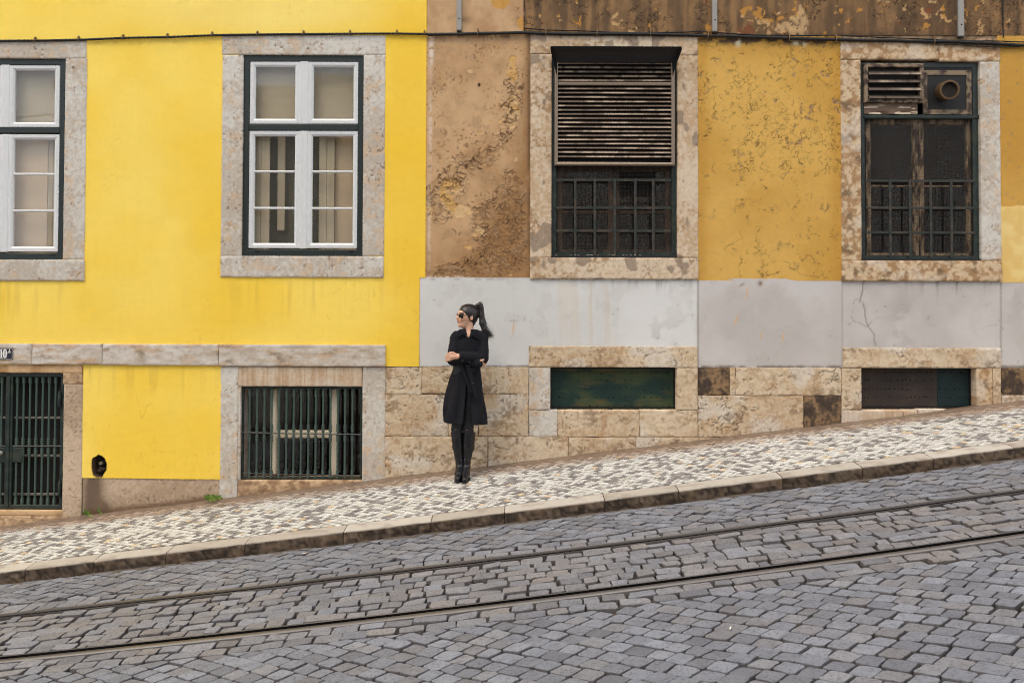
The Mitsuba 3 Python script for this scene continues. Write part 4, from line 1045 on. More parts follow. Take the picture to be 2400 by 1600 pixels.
for i in range(23):
    py = 147.5 + 9.93 * i
    if 4.5 < i < 5.5:
        a = rect(1308, 193, 1574, 200.5, -0.02)
        put('middle_rail', bevel_box(a[0], a[1], -0.034, 0.01, a[2], a[3], .003), 'grimy_frame', parent=w3)
        continue
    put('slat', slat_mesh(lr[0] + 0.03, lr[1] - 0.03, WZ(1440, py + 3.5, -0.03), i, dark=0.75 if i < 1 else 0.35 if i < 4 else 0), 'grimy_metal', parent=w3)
put('louvre_back', bevel_box(lr[0], lr[1], 0.05, 0.06, lr[2], lr[3]), 'black_steel', parent=w3)
# hood: a flared sheet-metal canopy
def hood():
    yb, yf = -0.036, -0.17
    xl0, xl1, zb = WX(1306, 146, yb), WX(1575, 146, yb), WZ(1440, 147, yb)
    xf0, xf1, zf = WX(1291, 110, yf), WX(1597, 110, yf), WZ(1440, 110, yf)
    zs0 = WZ(1298, 172, yb)
    m = M()
    n = 9
    t = np.linspace(0, 1, n)
    def strip(p0, p1, bow):
        P = np.array([np.array(p0) * (1 - s) + np.array(p1) * s for s in t])
        return P + np.outer(np.sin(t * np.pi), bow)
    top0, top1 = strip((xl0, yb, zb), (xf0, yf, zf), (0, 0.01, 0.012)), strip((xl1, yb, zb), (xf1, yf, zf), (0, 0.01, 0.012))
    for th in (0, 0.004):
        a, b = top0 + [0, 0, th], top1 + [0, 0, th]
        v = np.stack([a, b], 1).reshape(-1, 3)
        m.add(v, grid_faces(n, 2))
    m.add(np.array([top0[-1], top1[-1], top1[-1] + [0, 0, .006], top0[-1] + [0, 0, .006]]), [[0, 1, 2, 3]])
    for top, xs, sgn in ((top0, xl0, -1), (top1, xl1, 1)):   # cheeks, tapering down the frame
        low = strip((xs - sgn * -0.004, yb, zs0 - 0.02), (top[-1][0], yf, zf - 0.03), (-sgn * 0.012, 0.02, -0.03))
        for th in (0, 0.004 * sgn):
            v = np.stack([top + [th, 0, 0], low + [th, 0, 0]], 1).reshape(-1, 3)
            m.add(v, grid_faces(n, 2))
    return m
put('hood', hood(), 'black_steel', smooth=True, parent=w3, label='black metal hood over the louvre')
# below the louvre: old sashes, mesh, grille
a = rect(1306, 389, 1572, 598, 0.08)
put('sash', frame_ring(a[0], (a[0] + a[1]) / 2 - .002, a[2], a[3], [(0, .08), (.05, .08), (.056, .09), (.056, .12), (0, .12)]), 'old_wood', parent=w3)
put('sash', frame_ring((a[0] + a[1]) / 2 + .002, a[1], a[2], a[3], [(0, .08), (.05, .08), (.056, .09), (.056, .12), (0, .12)]), 'old_wood', parent=w3)
for sx in (0, 1):
    hx0, hx1 = (a[0] + .05, (a[0] + a[1]) / 2 - .05) if sx == 0 else ((a[0] + a[1]) / 2 + .05, a[1] - .05)
    zc = WZ(1440, 497, .08)
    put('glazing_bar', bevel_box(hx0, hx1, .085, .115, zc - .016, zc + .016, .005), 'old_wood', parent=w3)
    for q0, q1 in ((a[2] + .05, zc - .015), (zc + .015, a[3] - .05)):
        put('pane', M().add([(hx0, .105, q0), (hx1, .105, q0), (hx1, .105, q1), (hx0, .105, q1)], [[0, 1, 2, 3]]), 'glass', parent=w3)
wire_mesh(w3, rect(1304, 388, 1574, 600, 0.055), 0.055)
grille(w3, [WX(p, 500, .01) for p in (1348, 1394, 1441, 1489, 1531)], [WZ(1440, p, .012) for p in (422, 487, 541)], WX(1304, 480, .01), WX(1573, 480, .01), WZ(1440, 418, .01), WZ(1440, 598, .01))
put('sill_board', bevel_box(r3[0] + .004, r3[1] - .004, -0.006, .03, WZ(1440, 604), WZ(1440, 598.5), .003), 'rubber', parent=w3)
def ledge_dust(seed, L, R_, py, n):
    rg = np.random.default_rng(seed); m = M()
    for _ in range(n):
        x, z = W(rg.uniform(L, R_), py, 0.0)
        s = rg.uniform(.003, .008)
        b = trimesh.creation.icosphere(subdivisions=0, radius=s); b.apply_scale((1.4, 1, .6)); b.apply_translation((x, 0.004, z + s * .4))
        m.mesh(b, S(206, 192, 172) * rg.uniform(.6, 1))
    return m
put('bird_droppings', ledge_dust(5, 1300, 1500, 598.5, 26), 'coloured', parent=w3, kind='stuff')
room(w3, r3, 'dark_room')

w4, r4 = old_window('w4', [('lintel', 1970, 94, 2200, 140, 'stained'), ('lintel', 2200.6, 97, 2343.5, 144, 'stained'), ('jamb', 1971, 140.8, 2017.5, 610, 'stained', dict(chip=.008)), ('jamb', 2298, 145, 2344.5, 610, 'pale', dict(chip=.008)),
                         ('sill', 1972, 611, 2346, 659, 'stained', dict(proud=.030, chip=.012, rough=.005))], 'dark window with a small vent pipe above a green iron grille', 450, 'stained')
a = rect(2023, 268.5, 2296, 279, .03)
put('transom', bevel_box(a[0], a[1], .02, .09, a[2], a[3], .012), 'green_iron', parent=w4)
lr4 = rect(2025, 149, 2164, 240.5, .01)
def frame_colours(m, seed, a_, b_):
    v = np.array(m.vertices)
    return lerp(a_, b_, ss(.4, .62, f2(v[:, 0] * 30, v[:, 2] * 30, 3, seed)))
def peeling_frame(key, r, profile, seed, parent, n=40):
    m = M().mesh(frame_ring(*r, profile)); (v, f), _ = m.get()
    t = trimesh.Trimesh(v, f, process=False).subdivide_to_size(0.035)
    return put(key, t, 'coloured', color=frame_colours(t, seed, S(134, 115, 94), S(62, 50, 42)), parent=parent)
peeling_frame('vent_frame', lr4, [(0, .0), (.034, -.004), (.038, .0), (.038, .05), (0, .05)], 461, w4)
for i, py in enumerate((173, 191.5, 210, 229)):
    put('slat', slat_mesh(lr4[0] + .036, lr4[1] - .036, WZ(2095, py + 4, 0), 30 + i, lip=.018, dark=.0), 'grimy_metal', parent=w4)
put('vent_back', bevel_box(lr4[0] + .01, lr4[1] - .01, .055, .065, lr4[2] + .01, lr4[3] - .01), 'black_steel', parent=w4)
a = rect(2025, 242, 2150, 267.5, .03)
pn = M(); X, Z = np.meshgrid(np.linspace(a[0], a[1], 70), np.linspace(a[2], a[3], 18), indexing='ij')
hh = f2(X * 9, Z * 26, 4, 462)
pn.add(np.stack([X, .035 - .02 * hh, Z], -1).reshape(-1, 3), grid_faces(70, 18), lerp(lerp(S(70, 52, 42), S(120, 98, 80), hh), S(226, 206, 180), ss(.58, .66, f2(X * 7, Z * 34, 3, 463)) * ss(a[3], a[2] + .03, Z)).reshape(-1, 3))
put('filler_panel', pn, 'coloured', smooth=True, parent=w4)
a = rect(2164.5, 152, 2282, 267.5, .03)
put('vent_board', bevel_box(a[0], a[1], .04, .055, a[2], a[3], .003), 'rubber', parent=w4)
peeling_frame('board_trim', rect(2163, 165, 2277, 268, .03), [(0, .03), (.045, .03), (.05, .045), (0, .045)], 464, w4)
cx_, cz_ = W(2212, 214, .03); ex_, ez_ = W(2226, 210.5, -.14)
ax = np.array([ex_ - cx_, -.17, ez_ - cz_])
v, q = tube([np.array([cx_, .03, cz_]), np.array([cx_, .03, cz_]) + ax * .9, np.array([cx_, .03, cz_]) + ax], [.088, .088, .090], 28, caps=False)
v2, q2 = tube([np.array([cx_, .03, cz_]) + ax, np.array([cx_, .03, cz_]) + ax * .5], [.076, .076], 28, caps=False)
VP = put('vent_pipe', M().add(v, q).add(v2, q2), principled(S(78, 58, 37), .55), smooth=30, parent=w4, label='short brown vent pipe with a grid over its mouth')
ringv, ringq = tube([np.array([cx_, .03, cz_]) + ax * s for s in (.94, .96, 1.0, 1.01, 1.014)], [.089, .094, .094, .09, .076], 28, caps=False)
put('vent_rim', M().add(ringv, ringq), principled(S(98, 73, 44), .5), smooth=30, parent=w4)
gb = M(); pc = np.array([cx_, .03, cz_]) + ax * .93
for s in np.linspace(-.062, .062, 8):
    hl = math.sqrt(max(.0766 ** 2 - s * s, 0))
    d1, d2 = np.array([math.cos(.8), 0, math.sin(.8)]), np.array([-math.sin(.8), 0, math.cos(.8)])
    gb.add(*tube([pc + d2 * s - d1 * hl, pc + d2 * s + d1 * hl], .0032, 5))
put('vent_grid', gb, 'dark_wire', parent=w4, kind='stuff')
put('vent_bottom', M().add(*tube([np.array([cx_, .02, cz_]) + ax * .45, np.array([cx_, .02, cz_]) + ax * .44], .076, 24)), 'black_steel', parent=w4)
a = rect(2030, 280, 2278, 605, .09)
midx = (a[0] + a[1]) / 2
for x0_, x1_ in ((a[0], midx - .003), (midx + .003, a[1])):
    put('sash', frame_ring(x0_, x1_, a[2], a[3], [(0, .09), (.045, .09), (.052, .10), (.052, .13), (0, .13)]), 'pale_wood', parent=w4)
    zc = WZ(2150, 436, .09)
    put('glazing_bar', bevel_box(x0_ + .045, x1_ - .045, .095, .12, zc - .008, zc + .008, .003), 'pale_wood', parent=w4)
    for q0, q1 in ((a[2] + .05, zc - .007), (zc + .007, a[3] - .05)):
        put('pane', M().add([(x0_ + .05, .112, q0), (x1_ - .05, .112, q0), (x1_ - .05, .112, q1), (x0_ + .05, .112, q1)], [[0, 1, 2, 3]]), 'glass', parent=w4)
wire_mesh(w4, rect(2028, 282, 2282, 605, .06), .06)
grille(w4, [WX(p, 510, .01) for p in (2086.5, 2133, 2181.7, 2230)], [WZ(2150, p, .012) for p in (424, 487, 545)], WX(2030, 480, .01), WX(2286, 480, .01), WZ(2150, 420, .01), WZ(2150, 605, .01))
put('sill_board', bevel_box(r4[0] + .004, r4[1] - .004, -0.006, .03, WZ(2150, 611.5), WZ(2150, 605.5), .003), 'rubber', parent=w4)
room(w4, r4, 'dark_room')

# basement openings closed with perforated plates
def plate(parent, r, y, seed, holes_n, col):
    L, R_, B, Tp = r
    rg = np.random.default_rng(seed)
    p = sbox(L, B, R_, Tp)
    hs = []
    for j, z in enumerate(np.linspace(B + .035, Tp - .045, 5)):
        for x in np.arange(L + .03, R_ - .02, holes_n):
            if rg.random() < .85:
                hs.append(Point(x + rg.normal(0, .006), z + rg.normal(0, .004)).buffer(rg.uniform(.005, .0085), 2))
    p = p.difference(unary_union(hs))
    m = slab_poly(p, y, y + .004)
    (v, f) = np.array(m.vertices), np.array(m.faces)
    t = trimesh.Trimesh(v, f, process=False).subdivide_to_size(.12, max_iter=12)
    v = np.array(t.vertices)
    n1, n2_ = f2(v[:, 0] * 7, v[:, 2] * 7, 4, seed), f2(v[:, 0] * 24, v[:, 2] * 24, 3, seed + 1)
    c = lerp(col[0], col[1], ss(.35, .65, n1)); c = lerp(c, col[2], .7 * ss(.58, .74, n2_) * ss(.4, .6, n1))
    return put('plate', t, 'coloured', color=c, parent=parent)
b3, b4 = OPEN['b3'], OPEN['b4']
B3 = put('basement_opening', frame_ring(b3[0] + .004, b3[1] - .004, b3[2] + .004, b3[3] - .004, [(0, .10), (.012, .10), (.012, .13), (0, .13)]), 'black_steel', parent=WB, label='low opening closed by a perforated dark green plate')
stones(B3, [('lintel', 1239.5, 811, 1634.5, 860.5, 'ashlar', dict(proud=.014)), ('jamb', 1239.5, 861.2, 1289.6, 960.4, 'pale'), ('jamb', 1586.4, 861.2, 1635, 960.4, 'ashlar')], 'ashlar', 480, proud=.012, chip=.007, rough=.004)
plate(B3, rect(1290, 861, 1586, 959, .11), .11, 490, .06, (S(20, 46, 42), S(58, 72, 46), S(98, 72, 44)))
B4 = put('basement_opening', frame_ring(b4[0] + .004, b4[1] - .004, b4[2] + .004, b4[3] - .004, [(0, .10), (.010, .10), (.010, .13), (0, .13)]), 'black_steel', parent=WB, label='low opening closed by a brown plate and a teal plate')
stones(B4, [('lintel', 1975, 815, 2346, 862, 'ashlar', dict(proud=.014, chip=.016)), ('jamb', 1972.5, 862.6, 2018.6, 960, 'ashlar'), ('jamb', 2288, 862.6, 2326, 975, 'stained'), ('jamb', 2327, 862.6, 2346, 970, 'ashlar'),
            ('sill', 1972.5, 961, 2116, 1010, 'combed'), ('sill', 2117.5, 961, 2150, 1000, 'combed'), ('sill', 2151.5, 959, 2287, 995, 'combed')], 'ashlar', 500, proud=.012, chip=.008, rough=.004)
plate(B4, rect(2019, 861, 2196, 959, .11), .11, 494, .042, (S(50, 42, 38), S(62, 52, 46), S(40, 34, 32)))
plate(B4, rect(2196.5, 861, 2288, 959, .12), .12, 496, .05, (S(18, 34, 38), S(22, 42, 44), S(26, 60, 56)))
for k_, r_ in ((B3, b3), (B4, b4)):
    room(k_, r_, 'dark_room', .3, .9)

# the masses of the houses behind their fronts, and the fronts beyond the picture
for key, xa, xb, mat, col in ((YB, -13.0, xb_hi - 0.01, 'plaster', S(240, 204, 88)), (WB, xb_hi, 13.0, 'plaster', S(190, 146, 90))):
    put('shell', M().mesh(bevel_box(xa, xb, 1.75, 9.0, -2.5, 8.5, .01)).mesh(bevel_box(xa, xb, 0.02, 1.75, topz + .01, 8.5, .01))
        .mesh(bevel_box(xa, side_l - .01, .0, 1.75, -2.5, topz + .005, .01) if key == YB else bevel_box(side_r + .01, xb, .0, 1.75, -2.5, topz + .005, .01)), mat, color=col, parent=key)
    put('cornice', bevel_box(xa - (.1 if key == YB else -.0), xb + (.1 if key == WB else -.01), -.30, .3, 8.51, 8.75, .04), 'limestone', color=S(200, 190, 176), parent=key)
    put('roof', trimesh.Trimesh(np.array([(xa, -.35, 8.76), (xb, -.35, 8.76), (xb, 9.2, 8.76), (xa, 9.2, 8.76), (xa, 4.4, 10.6), (xb, 4.4, 10.6)]), np.array([(0, 1, 5), (0, 5, 4), (3, 4, 5), (3, 5, 2), (0, 4, 3), (1, 2, 5), (0, 3, 2), (0, 2, 1)]), process=False), 'slate_roof', parent=key)
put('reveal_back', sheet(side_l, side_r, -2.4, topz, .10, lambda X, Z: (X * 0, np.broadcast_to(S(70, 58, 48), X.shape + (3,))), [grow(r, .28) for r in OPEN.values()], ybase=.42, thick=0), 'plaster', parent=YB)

# ------------------------------------------------------------------ things on the wall
def on_wall(pts, y):
    return [np.array([WX(px, py, y), y, WZ(px, py, y)]) for px, py in pts]
def cable(key, pts, r, y, label, group, clips=(), wav=0.0, seed=0, mat='rubber'):
    P = spline(on_wall(pts, y), 10)
    P[:, 2] += wav * (f2(P[:, 0] * 2.5, P[:, 0] * 0, 3, seed) - .5)
    P[:, 1] += 0.4 * wav * (f2(P[:, 0] * 3.5, P[:, 0] * 0 + 9, 3, seed) - .5)
    k = thing(key, label, 'cable', group)
    put('wire', M().add(*tube(P, r, 7)), mat, smooth=True, parent=k)
    for px in clips:
        x = WX(px, 90, y); z = float(np.interp(x, P[:, 0], P[:, 2]))
        m = M().add(*tube([(x - .004, y - .6 * r, z - r * 1.7), (x - .004, y - r * 1.5, z), (x - .003, y - r, z + r * 1.8), (x, .0, z + r * 2.4)], .005, 6))
        m.mesh(bevel_box(x - .007, x + .007, y - r * .2, .0, z + r * 1.6, z + r * 3.4, .002))
        put('clip', m, principled(S(120, 92, 62), .6), parent=k)
    return k
G = 'cables along the house fronts'
cable('wall_cable', [(-420, 104), (-150, 99), (0, 96), (110, 95), (200, 93), (300, 89), (400, 87), (500, 83), (620, 81), (760, 80), (900, 79), (1003, 80)], .0115, -.026, 'black cable clipped across the yellow house front above its windows', G, (-130, -24, 82, 184, 288, 392, 497, 603, 711, 820, 930, 995))
cable('wall_cable', [(1003, 80.5), (1110, 80), (1215, 77), (1320, 79), (1450, 80), (1560, 82), (1690, 85), (1800, 88), (1890, 91), (2010, 94), (2160, 97), (2300, 101), (2480, 110)], .016, -.028, 'thick dark cable across the weathered house front', G, (1120, 1280, 1400, 1525, 1660, 1850, 1960, 2190), .012, 3)
cable('wall_cable', [(1228, 66), (1280, 70), (1340, 72), (1440, 76), (1530, 77), (1600, 75), (1640, 74), (1720, 79), (1830, 84), (1960, 83), (2010, 86), (2120, 91), (2260, 95), (2480, 100)], .006, -.022, 'thin wire sagging just above the thick cable', G, (), .016, 5)
cable('wall_cable', [(2110, 96), (2200, 103), (2290, 108), (2345, 110), (2480, 107)], .0055, -.03, 'thin wire hanging below the thick cable over the right window', G, (), .006, 6)
cable('wall_cable', [(2349, -70), (2350, 20), (2352, 88)], .006, -.016, 'thin wire running straight down to the cables at the end of the wall', G, (), .008, 8)

for px, bot, w, lab in ((1076, 72, 12, 'pale zinc strip hanging on the tan plaster, leftmost of three'), (1675, 75, 12, 'grey zinc strip hanging above the ochre panel, between the other two'), (2252, 86, 14, 'grey zinc strip hanging above the dark window, rightmost of three')):
    x0, x1 = WX(px - w / 2, 40, -.03), WX(px + w / 2, 40, -.03)
    z0 = WZ(px, bot, -.03)
    k = thing('metal_strip', lab, 'metal strip', 'metal strips above the cable')
    put('channel', bevel_box(x0, x1, -.045, .0, z0, topz + .25, .006), 'zinc', parent=k)
    zh = WZ(px, bot - 27, -.03)
    put('bolt', M().add(*tube([((x0 + x1) / 2, -.040, zh), ((x0 + x1) / 2, -.047, zh)], .008, 8)), 'black_steel', parent=k)
    put('end_block', bevel_box(x0 + .004, x1 - .004, -.040, .0, z0 - .012, z0 + .001, .002), 'black_steel', parent=k)

# house number plate
a = rect(-9, 815, 31, 842.6, -.036)
yp = -.040
NP = thing('number_plate', 'dark blue enamel house number plate reading 10A over the gate', 'sign')
put('plate', bevel_box(a[0], a[1], yp, -.030, a[2], a[3], .002), 'navy_enamel', parent=NP)
put('border', frame_ring(a[0] + .004, a[1] - .004, a[2] + .004, a[3] - .004, [(0, yp - .002), (.006, yp - .002), (.006, yp), (0, yp)]), 'zinc', parent=NP)
pt = lambda px, py: W(px, py, yp)
def ell(cx, cy, rx, ry, n=28):
    return Polygon([pt(cx + rx * math.cos(t), cy + ry * math.sin(t)) for t in np.linspace(0, 2 * np.pi, n, endpoint=False)])
def pol(*p):
    return Polygon([pt(x, y) for x, y in p])
one = unary_union([pol((1.6, 818.5), (5.0, 817.2), (5.0, 838.6), (1.6, 838.6)), pol((0.4, 837.2), (6.4, 837.2), (6.4, 838.8), (.4, 838.8)), pol((.2, 820.2), (2.2, 818.2), (2.2, 820.8), (.4, 821.2))])
zero = ell(11.7, 828.2, 5.2, 10.9).difference(ell(11.9, 828.4, 1.1, 8.8))
let = unary_union([pol((20.0, 826.2), (21.8, 817.4), (22.8, 817.4), (24.8, 826.2), (22.9, 826.2), (21.8, 820.2), (20.9, 826.2)), pol((18.3, 825.4), (21.6, 825.4), (21.6, 826.6), (18.3, 826.6)), pol((22.5, 825.4), (25.4, 825.4), (25.4, 826.6), (22.5, 826.6)), pol((20.4, 822.6), (23.8, 822.6), (23.8, 823.6), (20.4, 823.6))])
for nm_, sh in (('digit', one), ('digit', zero), ('letter', let)):
    put(nm_, slab_poly(sh.buffer(0), yp - .002, yp + .0005), 'white_enamel', parent=NP)

# weeds at the foot of the wall
def leaf_blade(base, d, L, w, curl, n=6):
    base, d = np.array(base, float), np.array(d, float) / np.linalg.norm(d)
    side = np.cross(d, [0, 1.0, 0]); side /= np.linalg.norm(side) + 1e-9
    t = np.linspace(0, 1, n)
    c = base + np.outer(t * L, d) + np.outer(t ** 2 * curl, [0.3, -1, -.7])
    ww = w * np.sin(np.pi * np.clip(t * .92 + .06, 0, 1)) ** .8
    v = np.stack([c - np.outer(ww, side), c + np.outer(ww * .1, [0, -1, 0]), c + np.outer(ww, side)], 1).reshape(-1, 3)
    return v, grid_faces(n, 3)
def weed(px, py, label, leaves):
    x = WX(px, py, -.03)
    k = thing('weed', label, 'plant', 'weeds at the foot of the yellow house')
    for i, (dx, dz, ddx, ddz, L, w, cu) in enumerate(leaves):
        b = (x + dx, -.035 - .004 * i, float(gz(x, -.03)) + .012 + dz)
        put('leaf', M().add(*leaf_blade(b, (ddx, -.25, ddz), L, w, cu)), 'leaf' if i % 3 else 'leaf_dark', smooth=True, parent=k)
weed(206, 1206, 'pale green weed with curled blades, nearest the gate', [(0, 0, -.25, 1, .10, .012, .02), (.008, 0, .2, 1, .09, .010, .03), (.012, 0, 1, .1, .06, .016, .02), (-.004, .01, -.6, .8, .07, .012, .04)])
weed(236, 1203, 'thin two-bladed green weed below the hole in the wall', [(0, 0, -.3, 1, .085, .010, .01), (.006, 0, .35, .9, .05, .008, .02)])
rg = np.random.default_rng(12)
weed(500, 1171, 'leafy bright green weed beside the barred basement window', [(rg.uniform(-.05, .07), rg.uniform(-.005, .045), rg.normal(.35, .8), rg.uniform(.0, .8), rg.uniform(.03, .055), rg.uniform(.010, .017), .015) for _ in range(26)])

# litter
def butt(px, py, road, label, ang, L=.03, r=.0042):
    p = ground_hit(px, py, Z_ROAD if road else 0.0, 0 if road else CROSS)
    p[2] += r + .003
    d = np.array([math.cos(ang), math.sin(ang), SLOPE * math.cos(ang)])
    k = thing('cigarette_end', label, 'cigarette end', 'cigarette ends on the road')
    put('paper', M().add(*tube([p - d * L * .5, p + d * L * .2], r, 8)), 'pale_paper', parent=k)
    put('filter', M().add(*tube([p + d * L * .2, p + d * L * .5], r * 1.01, 8)), 'cork_paper', parent=k)
butt(1712, 1474, True, 'white cigarette end between the setts in front of the tram rails', 1.2)
butt(714, 1298, True, 'cigarette end on the setts below the kerb, downhill of the person', .1)
butt(1558, 1176, True, 'cigarette end against the kerb, uphill of the person', .15)
butt(397, 1315, True, 'cigarette end against the kerb below the yellow house', .6, .026)
p = ground_hit(1372, 1199, Z_ROAD, 0)
k = thing('litter_scrap', 'small crumpled dark scrap of litter against the kerb', 'litter')
cr = trimesh.creation.icosphere(subdivisions=2, radius=.016); cr.vertices += .006 * (meshkit.noise(cr.vertices * 90, 3)[:, None] - .5) * 2; cr.apply_scale((1.5, .8, .6)); cr.apply_translation(p + [0, 0, .012])
scene[k] = mikit.ply(cr, 'rubber', smooth=False)

# ------------------------------------------------------------------ across the street (seen in the panes)
OB = thing('opposite_house', 'cream house across the street behind the camera', 'building')
yo = CAM[1] - 4.2
put('wall', bevel_box(-11, 11, yo - 8, yo, -3, 6.9, .02), 'cream_wall', parent=OB)
for row in (0.6, 4.1):
    for x in np.arange(-9, 10, 2.4):
        z = row + SLOPE * x * .3
        wkey = put('window', frame_ring(x - .6, x + .6, z, z + 2.0, [(0, yo + .06), (.12, yo + .06), (.12, yo - .01), (0, yo - .01)]), 'limestone', color=S(206, 200, 190), parent=OB)
        put('pane', bevel_box(x - .48, x + .48, yo + .002, yo + .02, z + .12, z + 1.88, .004), 'rubber', parent=wkey)
put('cornice', bevel_box(-11, 11, yo - .1, yo + .35, 6.92, 7.2, .05), 'limestone', color=S(206, 198, 184), parent=OB)
for y_, z_, lab in ((-6.2, 5.6, 'overhead tram wire above the middle of the street'), (-9.0, 5.9, 'slack overhead wire near the opposite house')):
    k = thing('overhead_wire', lab, 'wire')
    xs = np.linspace(-16, 16, 40)
    scene[k] = mikit.ply(tube(np.c_[xs, xs * 0 + y_, z_ + SLOPE * xs + .002 * xs ** 2], .012, 6), 'rubber', smooth=True)

# ------------------------------------------------------------------ the person
class Field:
    """A solid as a distance on a grid, built from rounded pieces that melt together; surface() makes one closed mesh of it."""
    def __init__(self, lo, hi, h):
        self.lo, self.h = np.array(lo, float), h
        self.n = np.ceil((np.array(hi) - lo) / h).astype(int) + 1
        self.D = np.full(self.n, 0.3, np.float32)
    def box(self, lo, hi, pad):
        a = np.clip(((np.array(lo) - pad - self.lo) / self.h).astype(int), 0, self.n)
        b = np.clip(((np.array(hi) + pad - self.lo) / self.h).astype(int) + 2, 0, self.n)
        s = tuple(slice(x, y) for x, y in zip(a, b))
        ax = [self.lo[k] + self.h * np.arange(a[k], b[k]) for k in range(3)]
        return s, np.stack(np.meshgrid(*ax, indexing='ij'), -1)
    def mix(self, s, d, k, cut=False):
        D = self.D[s]
        if cut:
            d = -d
            t = np.clip(.5 - .5 * (d - D) / k, 0, 1) if k else (D > d)
            self.D[s] = (d * (1 - t) + D * t + k * t * (1 - t)) if k else np.maximum(D, d)
        else:
            t = np.clip(.5 + .5 * (D - d) / k, 0, 1) if k else (d < D)
            self.D[s] = (D * (1 - t) + d * t - k * t * (1 - t)) if k else np.minimum(D, d)
    def cap(self, a, b, ra, rb=None, k=.012, sq=(1, 1, 1), cut=False):
        rb = ra if rb is None else rb
        a, b = np.array(a, float), np.array(b, float)
        s, P = self.box(np.minimum(a, b), np.maximum(a, b), max(ra, rb) * max(1, max(1 / q for q in sq)) + 2 * k + .02)
        q = np.array(sq, float)
        ab, ap = (b - a) * q, (P - a) * q
        t = np.clip((ap @ ab) / max(ab @ ab, 1e-12), 0, 1)
        d = np.linalg.norm(ap - t[..., None] * ab, axis=-1) - (ra + (rb - ra) * t)
        self.mix(s, d, k, cut)
        return self
    def ell(self, c, r, R=np.eye(3), k=.012, cut=False):
        c, r = np.array(c, float), np.array(r, float)
        s, P = self.box(c, c, r.max() + 2 * k + .02)
        p = (P - c) @ np.array(R).T
        k0 = np.linalg.norm(p / r, axis=-1); k1 = np.linalg.norm(p / r ** 2, axis=-1)
        d = np.where(k1 > 1e-9, k0 * (k0 - 1) / np.maximum(k1, 1e-9), -r.min())
        self.mix(s, d, k, cut)
        return self
    def chain(self, pts, rs, **k):
        for i in range(len(pts) - 1):
            self.cap(pts[i], pts[i + 1], rs[i], rs[i + 1], **k)
        return self
    def half(self, n, off, k=0.004, lo=None, hi=None):
        """Keeps the side where n.p < off."""
        s, P = self.box(self.lo if lo is None else lo, self.lo + self.n * self.h if hi is None else hi, 0)
        self.mix(s, -(P @ np.array(n, float) - off), k, cut=True)
        return self
    def surface(self, smooth=4):
        D, n = self.D, self.n
        inside = D < 0
        c = [(i, j, k) for i in (0, 1) for j in (0, 1) for k in (0, 1)]
        sl = lambda o: tuple(slice(o[a], n[a] - 1 + o[a]) for a in range(3))
        cnt = sum(inside[sl(o)].astype(np.int8) for o in c)
        act = (cnt > 0) & (cnt < 8)
        idx = np.full(act.shape, -1); cells = np.argwhere(act); idx[act] = np.arange(len(cells))
        acc, num = np.zeros((len(cells), 3)), np.zeros(len(cells))
        vals = {o: D[tuple((cells + o).T)].astype(float) for o in c}
        for o in c:
            for a in range(3):
                if o[a] == 0:
                    p = tuple(o[b] + (b == a) for b in range(3))
                    d0, d1 = vals[o], vals[p]
                    x = (d0 < 0) != (d1 < 0)
                    t = np.where(x, d0 / np.where(x, d0 - d1, 1), 0)
                    pt = np.array(o, float) + t[:, None] * np.eye(3)[a]
                    acc += pt * x[:, None]; num += x
        v = self.lo + self.h * (cells + acc / num[:, None])
        F = []
        for a in range(3):
            b, e = (a + 1) % 3, (a + 2) % 3
            s0 = [slice(1, n[k] - 1) for k in range(3)]; s1 = list(s0)
            s0[a], s1[a] = slice(0, n[a] - 1), slice(1, n[a])
            i0, i1 = inside[tuple(s0)], inside[tuple(s1)]
            for flip, m in ((False, i0 & ~i1), (True, ~i0 & i1)):
                g = np.argwhere(m) + [0 if k == a else 1 for k in range(3)]
                if not len(g): continue
                def at(db, de):
                    q = g.copy(); q[:, b] += db; q[:, e] += de
                    return idx[tuple(q.T)]
                quad = np.stack([at(-1, -1), at(0, -1), at(0, 0), at(-1, 0)], 1)
                F.append(quad[:, ::-1] if flip else quad)
        F = np.vstack(F)
        m = trimesh.Trimesh(v, np.vstack([F[:, [0, 1, 2]], F[:, [0, 2, 3]]]), process=False)
        if smooth:
            e = m.edges_unique
            A = coo_matrix((np.ones(2 * len(e)), (np.r_[e[:, 0], e[:, 1]], np.r_[e[:, 1], e[:, 0]])), (len(v), len(v))).tocsr()
            deg = np.maximum(np.asarray(A.sum(1)), 1)
            p = np.array(m.vertices)
            for _ in range(smooth):
                p = p + .5 * (A @ p / deg - p)
                p = p - .52 * (A @ p / deg - p)
            m = trimesh.Trimesh(p, m.faces, process=False)
        return m

base = ground_hit(1092, 1122)
PS = F_PX / (DIST + base[1])                     # picture scale where the feet stand
base = np.array([base[0], base[1], float(gz(base[0], base[1]))])
def Q(px, py, y=0.0):
    return np.array([(px - 1092) / PS, y, (1122 - py) / PS])
def place(m):
    m.apply_translation(base + [0, 0, .004]); return m

PE = thing('person', 'person in black coat and tall boots standing with folded arms before the wall', 'person')
ph = math.radians(60)
Fh, Sh, Uh = np.array([-math.sin(ph), -math.cos(ph), 0]), np.array([math.cos(ph), -math.sin(ph), 0]), np.array([0, 0, 1.0])
tl = math.radians(4)                              # chin slightly lifted
Fh, Uh = Fh * math.cos(tl) + Uh * math.sin(tl), Uh * math.cos(tl) - Fh * math.sin(tl)
HC = Q(1093, 744, .015)
RH = np.stack([Fh, Sh, Uh])
H = lambda f, s, u: HC + Fh * f + Sh * s + Uh * u

b = Field((-.34, -.36, -.02), (.34, .20, 1.72), .0052)
